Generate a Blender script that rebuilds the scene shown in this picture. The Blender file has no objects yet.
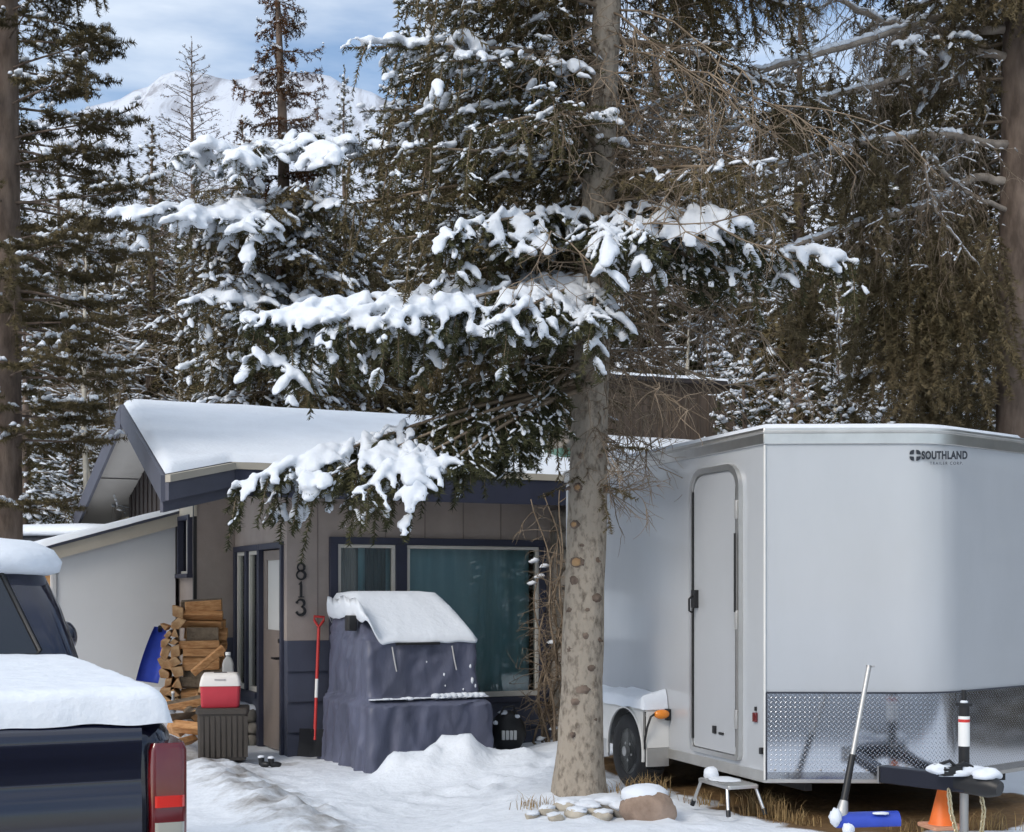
import bpy, math, random
import numpy as np
from mathutils import Vector, Matrix, noise as mnoise

R = math.radians
sc = bpy.context.scene
col = sc.collection

# ------------------------------------------------------------------ camera
CAM_Z, F, HOR, CX = 1.62, 1400.0, 590.0, 512.0
cam_d = bpy.data.cameras.new('camera'); cam = bpy.data.objects.new('camera', cam_d); col.objects.link(cam)
cam.location = (0, 0, CAM_Z); cam.rotation_euler = (R(90), 0, 0)
cam_d.sensor_width = 36.0; cam_d.lens = F/1024*36.0
cam_d.shift_y = (HOR-416)/1024.0
cam_d.clip_start = 0.1; cam_d.clip_end = 6000
sc.camera = cam

# ------------------------------------------------------------------ world / sun / exposure
SUN_EL, SUN_DIR = 37.0, Vector((-0.62, -0.70, 0)).normalized()
world = bpy.data.worlds.new('World'); sc.world = world; world.use_nodes = True
nt = world.node_tree; nt.nodes.clear()
def N(t, ty, **kw):
    n = t.nodes.new(ty)
    for k, v in kw.items(): setattr(n, k, v)
    return n
out = N(nt, 'ShaderNodeOutputWorld'); bg = N(nt, 'ShaderNodeBackground')
sky = N(nt, 'ShaderNodeTexSky'); sky.sky_type = 'NISHITA'; sky.sun_disc = False
sky.sun_elevation = R(SUN_EL); sky.sun_rotation = math.atan2(SUN_DIR.x, SUN_DIR.y)
sky.air_density = 1.0; sky.dust_density = 1.2; sky.ozone_density = 1.0
tc = N(nt, 'ShaderNodeTexCoord'); mp = N(nt, 'ShaderNodeMapping'); mp.inputs['Scale'].default_value = (2.2, 2.2, 9.0)
nz = N(nt, 'ShaderNodeTexNoise'); nz.inputs['Scale'].default_value = 1.6; nz.inputs['Detail'].default_value = 6; nz.inputs['Roughness'].default_value = .55
rp = N(nt, 'ShaderNodeValToRGB'); rp.color_ramp.elements[0].position = .40; rp.color_ramp.elements[1].position = .78
mx = N(nt, 'ShaderNodeMix', data_type='RGBA'); mx.inputs[7].default_value = (5.3, 5.75, 6.3, 1)
sx_ = N(nt, 'ShaderNodeSeparateXYZ'); hi = N(nt, 'ShaderNodeMapRange'); hi.interpolation_type = 'SMOOTHSTEP'
hi.inputs[1].default_value = .40; hi.inputs[2].default_value = .72; hi.inputs[3].default_value = 0; hi.inputs[4].default_value = .85
am = N(nt, 'ShaderNodeMath', operation='MAXIMUM')
nt.links.new(tc.outputs['Generated'], sx_.inputs[0]); nt.links.new(sx_.outputs[2], hi.inputs[0])
nt.links.new(tc.outputs['Generated'], mp.inputs[0]); nt.links.new(mp.outputs[0], nz.inputs['Vector'])
nt.links.new(nz.outputs[0], rp.inputs[0]); nt.links.new(rp.outputs[0], am.inputs[0]); nt.links.new(hi.outputs[0], am.inputs[1])
nt.links.new(am.outputs[0], mx.inputs[0])
nt.links.new(sky.outputs[0], mx.inputs[6]); nt.links.new(mx.outputs[2], bg.inputs[0]); nt.links.new(bg.outputs[0], out.inputs[0])
bg.inputs[1].default_value = 0.15
sun_d = bpy.data.lights.new('sun', 'SUN'); sun = bpy.data.objects.new('sun', sun_d); col.objects.link(sun)
sun_d.energy = 1.2; sun_d.angle = R(20); sun_d.color = (1.0, .93, .83)
sd = Vector((SUN_DIR.x*math.cos(R(SUN_EL)), SUN_DIR.y*math.cos(R(SUN_EL)), math.sin(R(SUN_EL))))
sun.rotation_euler = sd.to_track_quat('Z', 'Y').to_euler(); sun.location = (-12, -14, 18)
vs = sc.view_settings
vs.view_transform = 'Standard'; vs.look = 'None'; vs.gamma = 1; vs.use_curve_mapping = False
vs.exposure = 0.33
sc.cycles.max_bounces = 4; sc.cycles.diffuse_bounces = 2; sc.cycles.glossy_bounces = 3; sc.cycles.use_adaptive_sampling = True; sc.cycles.adaptive_threshold = .03; sc.cycles.transparent_max_bounces = 12
sc.cycles.use_denoising = True

# ------------------------------------------------------------------ helpers
def P(px, py, Y):
    """world point that stands at distance Y"""
    return Vector(((px-CX)/F*Y, Y, CAM_Z+(HOR-py)/F*Y))

def sstep(a, b, x):
    t = min(1.0, max(0.0, (x-a)/(b-a))); return t*t*(3-2*t)

class MB:
    def __init__(s): s.v = []; s.f = []; s.m = []
    def add(s, vs_, fs, m=0, M=None):
        o = len(s.v)
        for p in vs_:
            p = Vector(p)
            if M is not None: p = M @ p
            s.v.append(tuple(p))
        for f in fs: s.f.append(tuple(i+o for i in f)); s.m.append(m)
        return s
    def box(s, x0, x1, y0, y1, z0, z1, m=0, M=None):
        V = [(x, y, z) for z in (z0, z1) for y in (y0, y1) for x in (x0, x1)]
        return s.add(V, [(0,2,3,1),(4,5,7,6),(0,1,5,4),(2,6,7,3),(0,4,6,2),(1,3,7,5)], m, M)
    def prism(s, poly, z0, z1, m=0, M=None):
        """poly in (a,b); extruded along c; (a,b,c) local"""
        n = len(poly)
        V = [(a, b, z0) for a, b in poly]+[(a, b, z1) for a, b in poly]
        fs = [tuple(range(n))[::-1], tuple(range(n, 2*n))]+[(i, (i+1) % n, n+(i+1) % n, n+i) for i in range(n)]
        return s.add(V, fs, m, M)
    def tube(s, pts, r, n=8, m=0, M=None, cap=True):
        pts = [Vector(p) for p in pts]; k = len(pts)
        rs = r if isinstance(r, (list, tuple)) else [r]*k
        V = []; prev = None
        for i, p in enumerate(pts):
            d = (pts[min(i+1, k-1)]-pts[max(i-1, 0)])
            d = d.normalized() if d.length > 1e-9 else Vector((0, 0, 1))
            if prev is None:
                u = d.orthogonal().normalized()
            else:
                u = (prev-d*prev.dot(d))
                u = u.normalized() if u.length > 1e-6 else d.orthogonal().normalized()
            prev = u; w = d.cross(u)
            for j in range(n):
                a = 2*math.pi*j/n
                V.append(p+(u*math.cos(a)+w*math.sin(a))*rs[i])
        fs = [(i*n+j, i*n+(j+1) % n, (i+1)*n+(j+1) % n, (i+1)*n+j) for i in range(k-1) for j in range(n)]
        if cap: fs += [tuple(range(n))[::-1], tuple(range((k-1)*n, k*n))]
        return s.add(V, fs, m, M)
    def lathe(s, prof, n=24, m=0, M=None):
        """prof (r,z) about local z"""
        V = []; k = len(prof)
        for r_, z in prof:
            for j in range(n):
                a = 2*math.pi*j/n; V.append((r_*math.cos(a), r_*math.sin(a), z))
        fs = [(i*n+j, i*n+(j+1) % n, (i+1)*n+(j+1) % n, (i+1)*n+j) for i in range(k-1) for j in range(n)]
        fs += [tuple(range(n))[::-1], tuple(range((k-1)*n, k*n))]
        return s.add(V, fs, m, M)
    def grid(s, fn, nu, nv, m=0, M=None, wrap=False):
        V = [fn(i/nu, j/nv) for j in range(nv+1) for i in range(nu+(0 if wrap else 1))]
        w = nu if wrap else nu+1
        fs = []
        for j in range(nv):
            for i in range(nu):
                a = j*w+i; b = j*w+(i+1) % w if wrap else j*w+i+1
                fs.append((a, b, b+w, a+w))
        return s.add(V, fs, m, M)
    def blob(s, c, r, seed=0, amp=.15, fr=2.0, nu=20, nv=12, m=0, M=None, flat=None):
        c = Vector(c); V = []
        for j in range(nv+1):
            th = math.pi*j/nv
            for i in range(nu):
                ph = 2*math.pi*i/nu
                d = Vector((math.sin(th)*math.cos(ph), math.sin(th)*math.sin(ph), math.cos(th)))
                q = 1+amp*mnoise.fractal(d*fr+Vector((seed*7.3, seed*1.7, seed)), .9, 2.0, 4)
                p = Vector((d.x*r[0]*q, d.y*r[1]*q, d.z*r[2]*q))
                if flat is not None and p.z < flat: p.z = flat
                V.append(c+p)
        fs = [(j*nu+i, (j+1)*nu+i, (j+1)*nu+(i+1) % nu, j*nu+(i+1) % nu) for j in range(nv) for i in range(nu)]
        return s.add(V, fs, m, M)
    def build(s, name, mats, parent=None, smooth=None, bevel=0, seg=2, loc=None):
        me = bpy.data.meshes.new(name); me.from_pydata(s.v, [], s.f); me.validate(); me.update()
        mats = mats if isinstance(mats, (list, tuple)) else [mats]
        for m in mats: me.materials.append(m)
        if len(mats) > 1 and len(me.polygons) == len(s.m):
            me.polygons.foreach_set('material_index', s.m)
        o = bpy.data.objects.new(name, me); col.objects.link(o)
        if parent is not None: o.parent = parent
        if loc is not None: o.location = loc
        if smooth is not None:
            me.shade_smooth() if hasattr(me, 'shade_smooth') else None
            if smooth < 180: me.set_sharp_from_angle(angle=R(smooth))
        if bevel:
            b = o.modifiers.new('bevel', 'BEVEL'); b.width = bevel; b.segments = seg; b.limit_method = 'ANGLE'; b.angle_limit = R(35)
            if smooth is None: me.shade_smooth(); me.set_sharp_from_angle(angle=R(40))
        return o

def tag(o, label, cat, group=None, kind=None):
    o['label'] = label; o['category'] = cat
    if group: o['group'] = group
    if kind: o['kind'] = kind
    return o
def thing(name, label, cat, loc, rz=0, group=None):
    o = bpy.data.objects.new(name, None); col.objects.link(o); o.location = loc; o.rotation_euler = (0, 0, rz)
    o.empty_display_size = .2
    return tag(o, label, cat, group)
def copy_tree(o, parent=None):
    c = o.copy(); col.objects.link(c)
    if parent is not None: c.parent = parent
    for ch in list(o.children): copy_tree(ch, c)
    return c

# ------------------------------------------------------------------ materials
def pm(name, c, rough=.6, metal=0.0, var=0.0, vscale=6.0, c2=None, bump=0.0, bscale=40.0, coat=0.0, stretch=None, spec=None, detail=5, coord='Object', thr=(.35, .65)):
    m = bpy.data.materials.new(name); m.use_nodes = True
    t = m.node_tree; b = t.nodes['Principled BSDF']
    b.inputs['Base Color'].default_value = (*c, 1); b.inputs['Roughness'].default_value = rough; b.inputs['Metallic'].default_value = metal
    if coat: b.inputs['Coat Weight'].default_value = coat; b.inputs['Coat Roughness'].default_value = .06
    if spec is not None: b.inputs['Specular IOR Level'].default_value = spec
    if var or c2 or bump:
        tc_ = N(t, 'ShaderNodeTexCoord'); mp_ = N(t, 'ShaderNodeMapping')
        if stretch: mp_.inputs['Scale'].default_value = stretch
        t.links.new(tc_.outputs[coord], mp_.inputs[0])
    if var or c2:
        n = N(t, 'ShaderNodeTexNoise'); n.inputs['Scale'].default_value = vscale; n.inputs['Detail'].default_value = detail
        n.inputs['Roughness'].default_value = .6
        r = N(t, 'ShaderNodeMapRange'); r.inputs[1].default_value = thr[0]; r.inputs[2].default_value = thr[1]
        mx_ = N(t, 'ShaderNodeMix', data_type='RGBA')
        a = c if c2 else tuple(x*(1-var) for x in c); d = c2 if c2 else tuple(min(1, x*(1+var)) for x in c)
        mx_.inputs[6].default_value = (*a, 1); mx_.inputs[7].default_value = (*d, 1)
        t.links.new(mp_.outputs[0], n.inputs['Vector']); t.links.new(n.outputs[0], r.inputs[0]); t.links.new(r.outputs[0], mx_.inputs[0])
        t.links.new(mx_.outputs[2], b.inputs['Base Color'])
    if bump:
        n2 = N(t, 'ShaderNodeTexNoise'); n2.inputs['Scale'].default_value = bscale; n2.inputs['Detail'].default_value = 4
        bp = N(t, 'ShaderNodeBump'); bp.inputs['Strength'].default_value = bump; bp.inputs['Distance'].default_value = .02
        t.links.new(mp_.outputs[0], n2.inputs['Vector']); t.links.new(n2.outputs[0], bp.inputs['Height']); t.links.new(bp.outputs[0], b.inputs['Normal'])
    return m

M = {}
M['snow'] = pm('snow', (.75, .79, .85), .65, var=.03, vscale=1.5, bump=.36, bscale=20, spec=.2)
M['snow_fine'] = pm('snow_on_twigs', (.75, .79, .85), .7, spec=.2)
M['needle'] = pm('needles', (.050, .049, .023), .75, c2=(.125, .108, .054), vscale=1.6, spec=.12)
M['needle_dark'] = pm('needles_dark', (.036, .042, .022), .75, c2=(.095, .090, .045), vscale=1.2, spec=.12)
M['needle_olive'] = pm('needles_olive', (.066, .055, .028), .8, c2=(.155, .122, .066), vscale=1.4, spec=.1)
M['needle_rust'] = pm('needles_rust', (.045, .030, .016), .8, c2=(.125, .058, .028), vscale=2.2, spec=.1)
M['bark'] = pm('bark', (.13, .105, .082), .9, c2=(.37, .32, .26), vscale=26, bump=.9, bscale=30, stretch=(1, 1, .55), spec=.15, detail=8, thr=(.30, .52))
M['bark_dark'] = pm('bark_dark', (.10, .075, .06), .9, c2=(.23, .175, .14), vscale=9, bump=.7, bscale=20, stretch=(1, 1, .3), spec=.1)
M['twig'] = pm('twigs', (.16, .12, .085), .9, c2=(.33, .26, .19), vscale=3, spec=.1)
M['twig_grey'] = pm('twigs_grey', (.22, .18, .14), .9, c2=(.36, .30, .24), vscale=3, spec=.1)
M['aspen'] = pm('aspen_bark', (.42, .38, .31), .85, c2=(.62, .57, .48), vscale=4, bump=.3)
M['knot'] = pm('knot_wood', (.30, .17, .08), .9, c2=(.42, .27, .14), vscale=12, bump=.4)
M['taupe'] = pm('taupe_siding', (.31, .262, .235), .75, var=.10, vscale=2.5, bump=.1, bscale=60)
M['navy_siding'] = pm('navy_siding', (.050, .056, .085), .6, var=.12, vscale=3)
M['navy_trim'] = pm('navy_trim', (.026, .029, .052), .5, var=.10, vscale=3)
M['greynavy'] = pm('grey_navy_fascia', (.075, .078, .105), .55, var=.1, vscale=2)
M['darkwood'] = pm('dark_gable_siding', (.035, .028, .028), .8, var=.2, vscale=5, stretch=(1, 6, 1))
M['soffit'] = pm('soffit', (.60, .57, .53), .7, var=.05, vscale=1.2)
M['beige'] = pm('beige_board', (.44, .40, .33), .7, var=.07, vscale=2)
M['offwhite'] = pm('offwhite_panel', (.64, .645, .65), .6, var=.03, vscale=1.2)
M['black'] = pm('black_plastic', (.012, .012, .013), .45)
M['rubber'] = pm('rubber', (.018, .018, .019), .8, var=.3, vscale=8)
M['alu'] = pm('aluminium', (.70, .69, .67), .32, 1.0, var=.08, vscale=4)
M['alu_dull'] = pm('aluminium_dull', (.55, .54, .52), .5, .8, var=.1, vscale=4)
M['steel'] = pm('steel', (.42, .41, .40), .45, .9)
M['white_skin'] = pm('trailer_white', (.47, .49, .515), .15, var=.05, vscale=1.1, coat=.3, stretch=(1, 1, .35))
M['white_door'] = pm('trailer_door_white', (.43, .445, .465), .26, var=.03, vscale=.9)
M['white_paint'] = pm('white_paint', (.74, .73, .70), .35, var=.05, vscale=3)
M['truckblue'] = pm('truck_navy_paint', (.007, .009, .026), .14, .15, coat=.8)
M['stone'] = pm('stone', (.16, .15, .13), .9, c2=(.30, .27, .24), vscale=4, bump=.6, bscale=12)
M['log'] = pm('split_wood', (.36, .16, .055), .8, c2=(.58, .32, .14), vscale=5, stretch=(1.2, 9, 9), bump=.3, bscale=30)
M['log_end'] = pm('log_ends', (.30, .15, .06), .85, c2=(.52, .33, .17), vscale=14)
M['log_bark'] = pm('log_bark', (.10, .075, .05), .95, c2=(.21, .16, .11), vscale=10, bump=.6)
M['red'] = pm('red_plastic', (.55, .035, .03), .4, var=.08, vscale=5)
M['cooler_red'] = pm('cooler_red', (.52, .04, .06), .45, var=.06, vscale=5)
M['cooler_white'] = pm('cooler_white', (.78, .74, .70), .45)
M['boxbrown'] = pm('brown_resin', (.052, .043, .036), .6, var=.12, vscale=6, bump=.15, bscale=90)
M['blue'] = pm('blue_plastic', (.025, .06, .42), .4, var=.15, vscale=4)
M['orange'] = pm('orange_plastic', (.92, .19, .03), .5, var=.08, vscale=8)
M['amber'] = pm('amber_lens', (.85, .26, .02), .25, coat=.4)
M['redlens'] = pm('red_lens', (.13, .005, .008), .12, coat=.8)
M['brightred'] = pm('bright_red_lens', (.75, .03, .02), .15, coat=.8)
M['clearlens'] = pm('clear_lens', (.45, .45, .40), .15, coat=.8)
M['grass'] = pm('dry_grass', (.20, .12, .05), .9, c2=(.42, .30, .14), vscale=5)
M['rock'] = pm('rock', (.22, .155, .115), .9, c2=(.42, .31, .24), vscale=5, bump=.5, bscale=18)
M['flagstone'] = pm('flagstone', (.34, .30, .24), .9, c2=(.52, .47, .39), vscale=6, bump=.5, bscale=20)
M['brownwall'] = pm('brown_boards', (.055, .040, .030), .9, c2=(.105, .076, .056), vscale=3, stretch=(6, 6, .6))
M['green'] = pm('green_flashing', (.10, .19, .15), .6)
M['carpaint'] = pm('dark_car_paint', (.02, .022, .028), .25, .3, coat=.8)
M['label_white'] = pm('sticker_white', (.8, .8, .78), .5)
M['chain'] = pm('zinc_chain', (.62, .54, .36), .4, .8)
M['curtain'] = pm('teal_curtain', (.36, .62, .70), .8, c2=(.55, .80, .86), vscale=1.2, stretch=(5, 5, .5))
M['interior'] = pm('dark_room', (.03, .03, .03), .9)
M['frame_pale'] = pm('pale_window_frame', (.55, .53, .48), .5, var=.06, vscale=4)
M['blind'] = pm('pale_blind', (.55, .52, .46), .8, var=.05, vscale=2)

def glass_mat(name, tint=(1, 1, 1), refl=.12):
    m = bpy.data.materials.new(name); m.use_nodes = True; t = m.node_tree; t.nodes.clear()
    o = N(t, 'ShaderNodeOutputMaterial'); g = N(t, 'ShaderNodeBsdfGlossy'); g.inputs['Roughness'].default_value = .03
    tr = N(t, 'ShaderNodeBsdfTransparent'); tr.inputs[0].default_value = (*tint, 1)
    fr = N(t, 'ShaderNodeFresnel'); fr.inputs[0].default_value = 1.5
    ad = N(t, 'ShaderNodeMath', operation='ADD'); ad.inputs[1].default_value = refl; ad.use_clamp = True
    mx_ = N(t, 'ShaderNodeMixShader')
    t.links.new(fr.outputs[0], ad.inputs[0]); t.links.new(ad.outputs[0], mx_.inputs[0])
    t.links.new(tr.outputs[0], mx_.inputs[1]); t.links.new(g.outputs[0], mx_.inputs[2]); t.links.new(mx_.outputs[0], o.inputs[0])
    return m
M['glass'] = glass_mat('window_glass', (.86, .92, .92), .05)
M['glass_dark'] = glass_mat('tinted_glass', (.12, .13, .14), .05)

# tarp: navy cloth with fine creases
M['tarp'] = pm('navy_tarp', (.092, .100, .150), .5, var=.22, vscale=3.5, bump=.9, bscale=7, stretch=(1, 1, .35))
# lined siding (vertical grooves / horizontal laps) are modelled as geometry below

# diamond tread plate
def diamond():
    m = bpy.data.materials.new('diamond_tread_plate'); m.use_nodes = True; t = m.node_tree; b = t.nodes['Principled BSDF']
    b.inputs['Base Color'].default_value = (.58, .60, .64, 1); b.inputs['Metallic'].default_value = 1.0; b.inputs['Roughness'].default_value = .10
    uv = N(t, 'ShaderNodeUVMap'); sp = N(t, 'ShaderNodeSeparateXYZ'); t.links.new(uv.outputs[0], sp.inputs[0])
    def mth(op, a, b_=None, c=None):
        n = N(t, 'ShaderNodeMath', operation=op)
        for i, q in enumerate((a, b_, c)):
            if q is None: continue
            if isinstance(q, (int, float)): n.inputs[i].default_value = q
            else: t.links.new(q, n.inputs[i])
        return n.outputs[0]
    S = 34.0
    u = mth('MULTIPLY', sp.outputs[0], S); v = mth('MULTIPLY', sp.outputs[1], S)
    a = mth('ADD', u, v); c = mth('SUBTRACT', u, v)
    fa = mth('SUBTRACT', mth('FRACT', a), .5); fc = mth('SUBTRACT', mth('FRACT', c), .5)
    par = mth('FLOORED_MODULO', mth('ADD', mth('FLOOR', a), mth('FLOOR', c)), 2.0)
    e1 = mth('ADD', mth('MULTIPLY', mth('MULTIPLY', fa, fa), 5.0), mth('MULTIPLY', mth('MULTIPLY', fc, fc), 60.0))
    e2 = mth('ADD', mth('MULTIPLY', mth('MULTIPLY', fa, fa), 60.0), mth('MULTIPLY', mth('MULTIPLY', fc, fc), 5.0))
    e = mth('ADD', mth('MULTIPLY', e1, par), mth('MULTIPLY', e2, mth('SUBTRACT', 1.0, par)))
    h = N(t, 'ShaderNodeMapRange'); h.interpolation_type = 'SMOOTHSTEP'
    h.inputs[1].default_value = 1.3; h.inputs[2].default_value = .3
    t.links.new(e, h.inputs[0])
    bp = N(t, 'ShaderNodeBump'); bp.inputs['Strength'].default_value = .40; bp.inputs['Distance'].default_value = .003
    t.links.new(h.outputs[0], bp.inputs['Height']); t.links.new(bp.outputs[0], b.inputs['Normal'])
    return m
M['diamond'] = diamond()

# ------------------------------------------------------------------ terrain
_rf = random.Random(77)
FOOT = []
for _k in range(26):
    _y = 13.0-_k*.16; _x = -2.75+(13.1-_y)*.40+(.11 if _k % 2 else -.11)+_rf.uniform(-.05, .05); FOOT.append((_x, _y, .022+.02*_rf.random()))
for _k in range(16):
    FOOT.append((-1.2+_k*.13+_rf.uniform(-.05, .05), 10.3+.10*_k+(.1 if _k % 2 else -.1), .02+.02*_rf.random()))
for _k in range(50):
    FOOT.append((_rf.uniform(-2.2, 2.0), _rf.uniform(8.4, 12.2), _rf.uniform(.008, .03)))
def ground_h(x, y):
    h = 0.0
    if 8 < y < 14 and -4 < x < 3:
        for fx, fy, fd in FOOT:
            q = ((x-fx)**2+((y-fy)*.6)**2)/.0065
            if q < 6: h += fd*(-math.exp(-q)+.5*math.exp(-(math.sqrt(q)-1.7)**2*2.5))
    h += .20*sstep(-.9, .5, x - .10*(y-9.5))*sstep(15.5, 13.0, y)
    # bank that rises behind the wood pile
    b = sstep(-2.75, -3.7, x+.12*(y-14))*sstep(13.2, 14.4, y)
    h = max(h, .52*b)
    h += .45*sstep(-3.8, -6.0, x)*sstep(15, 19, y)
    # cleared snow heap at the foot of the covered machine
    dx, dy = x+.70, y-11.86
    h += (.22*math.exp(-(dx**4/.04+dy*dy/.12)) + .15*math.exp(-((x+.22)**4/.06+(y-12.08)**2/.14)) + .05*math.exp(-((x+.5)**2/.6+(y-11.7)**2/.25)))*(1+.28*mnoise.fractal(Vector((x*4.5, y*4.5, 6)), .9, 2.0, 4))
    # mound round the spruce
    dx, dy = x-.42, y-9.45
    h += .05*math.exp(-(dx*dx/.5+dy*dy/.3))
    # bank beside the drive
    h += .10*math.exp(-(((x+2.15)+.42*(y-11))**2/.10))*sstep(8, 9.5, y)*sstep(13.2, 12.2, y)
    n = mnoise.fractal(Vector((x*.9, y*.9, 0)), 1.0, 2.0, 5)
    h += .030*n
    h += .012*mnoise.fractal(Vector((x*5, y*5, 3)), 1.0, 2.0, 3)
    if y > 40: h += (y-40)*.01
    k = sstep(4.2, 3.2, y)*sstep(-10.2, -9.2, y)
    h = h*(1-k)-.16*k
    return h
def dirt_w(x, y):
    # trodden path from the door towards the street
    c = -2.85+(13.1-y)*.40
    d = math.exp(-((x-c)/.42)**2)*sstep(14.2, 13.3, y)
    n = mnoise.fractal(Vector((x*3, y*3, 9)), .9, 2.0, 5)
    d = .55*d + .6*d*max(-.3, n)
    # bare ground by the storage box and doorstep
    d = max(d, .95*math.exp(-(((x+2.5)/.75)**2+((y-13.15)/.22)**2))*(.7+.6*n))
    return min(1, max(0, d))
def grass_w(x, y):
    # snow-free earth below the trailer
    ax, ay = x-1.554, y-8.6
    lx = ax*.943+ay*.334; ly = -ax*.334+ay*.943
    n = .12*mnoise.fractal(Vector((x*2.5, y*2.5, 2)), .9, 2.0, 4)
    w = sstep(-.12, .12, lx+n)*sstep(2.25, 2.0, lx+n)*sstep(-.55, -.30, ly+n+.36*(1-abs(lx-1)))*sstep(3.6, 3.3, ly)
    return w
def build_ground():
    xs = np.concatenate([-np.geomspace(1400, 7.1, 26), np.arange(-7, -4.2, .14), np.arange(-4.2, 4.6, .05), np.arange(4.6, 7.001, .14), np.geomspace(7.1, 1400, 26)])
    ys = np.concatenate([-np.geomspace(80, 13, 6), np.arange(-12, 7.5, .4), np.arange(7.5, 14.2, .05), np.arange(14.2, 15.6, .1), np.geomspace(15.8, 3000, 40)])
    nx, ny = len(xs), len(ys)
    V = [(x, y, ground_h(x, y)) for y in ys for x in xs]
    Fs = [(j*nx+i, j*nx+i+1, (j+1)*nx+i+1, (j+1)*nx+i) for j in range(ny-1) for i in range(nx-1)]
    me = bpy.data.meshes.new('ground'); me.from_pydata(V, [], Fs); me.shade_smooth()
    at = me.color_attributes.new('soil', 'FLOAT_COLOR', 'POINT')
    arr = np.zeros((len(V), 4), np.float32); arr[:, 3] = 1
    for k, (x, y, z) in enumerate(V):
        if -6 < x < 6 and 7 < y < 15.6:
            arr[k, 0] = dirt_w(x, y); arr[k, 1] = grass_w(x, y)
    at.data.foreach_set('color', arr.ravel())
    m = bpy.data.materials.new('snowy_ground'); m.use_nodes = True; t = m.node_tree; b = t.nodes['Principled BSDF']
    b.inputs['Roughness'].default_value = .7; b.inputs['Specular IOR Level'].default_value = .2
    ca = N(t, 'ShaderNodeVertexColor'); ca.layer_name = 'soil'; sp = N(t, 'ShaderNodeSeparateColor'); t.links.new(ca.outputs[0], sp.inputs[0])
    tc_ = N(t, 'ShaderNodeTexCoord')
    n = N(t, 'ShaderNodeTexNoise'); n.inputs['Scale'].default_value = 9; n.inputs['Detail'].default_value = 8; n.inputs['Roughness'].default_value = .7
    t.links.new(tc_.outputs['Object'], n.inputs['Vector'])
    def msk(chan, lo, hi):
        a = N(t, 'ShaderNodeMath', operation='MULTIPLY_ADD'); a.inputs[1].default_value = 1.0
        t.links.new(chan, a.inputs[0]); t.links.new(n.outputs[0], a.inputs[2])
        r = N(t, 'ShaderNodeMapRange'); r.inputs[1].default_value = lo; r.inputs[2].default_value = hi
        t.links.new(a.outputs[0], r.inputs[0]); return r.outputs[0]
    n3 = N(t, 'ShaderNodeTexNoise'); n3.inputs['Scale'].default_value = 30; n3.inputs['Detail'].default_value = 5
    t.links.new(tc_.outputs['Object'], n3.inputs['Vector'])
    def mixc(fac, A, B):
        x = N(t, 'ShaderNodeMix', data_type='RGBA')
        for s_, q in ((0, fac), (6, A), (7, B)):
            if isinstance(q, tuple): x.inputs[s_].default_value = (*q, 1)
            else: t.links.new(q, x.inputs[s_])
        return x.outputs[2]
    soil = mixc(n3.outputs[0], (.10, .085, .07), (.30, .27, .24))
    grs = mixc(n3.outputs[0], (.06, .035, .018), (.26, .16, .075))
    c1 = mixc(msk(sp.outputs[0], .72, 1.45), (.75, .79, .85), soil)
    c2 = mixc(msk(sp.outputs[1], .75, 1.15), c1, grs)
    t.links.new(c2, b.inputs['Base Color'])
    n4 = N(t, 'ShaderNodeTexNoise'); n4.inputs['Scale'].default_value = 11; n4.inputs['Detail'].default_value = 7
    t.links.new(tc_.outputs['Object'], n4.inputs['Vector'])
    bp = N(t, 'ShaderNodeBump'); bp.inputs['Strength'].default_value = .5; bp.inputs['Distance'].default_value = .04
    t.links.new(n4.outputs[0], bp.inputs['Height']); t.links.new(bp.outputs[0], b.inputs['Normal'])
    me.materials.append(m)
    o = bpy.data.objects.new('ground', me); col.objects.link(o); o['kind'] = 'structure'
build_ground()
def build_street():
    me = bpy.data.meshes.new('street'); ys = (-9.0, 2.9)
    xs = np.linspace(-120, 120, 61); V = []
    for x in xs: V += [(x, ys[0], -.10), (x, -3.0, -.05), (x, ys[1], -.10)]
    Fs = []
    for i in range(60): a = 3*i; Fs += [(a, a+3, a+4, a+1), (a+1, a+4, a+5, a+2)]
    me.from_pydata(V, [], Fs)
    me.materials.append(pm('worn_asphalt', (.045, .046, .052), .55, c2=(.12, .12, .13), vscale=.7, bump=.2, bscale=30, thr=(.45, .75)))
    o = bpy.data.objects.new('street', me); col.objects.link(o); o['kind'] = 'structure'
build_street()

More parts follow.
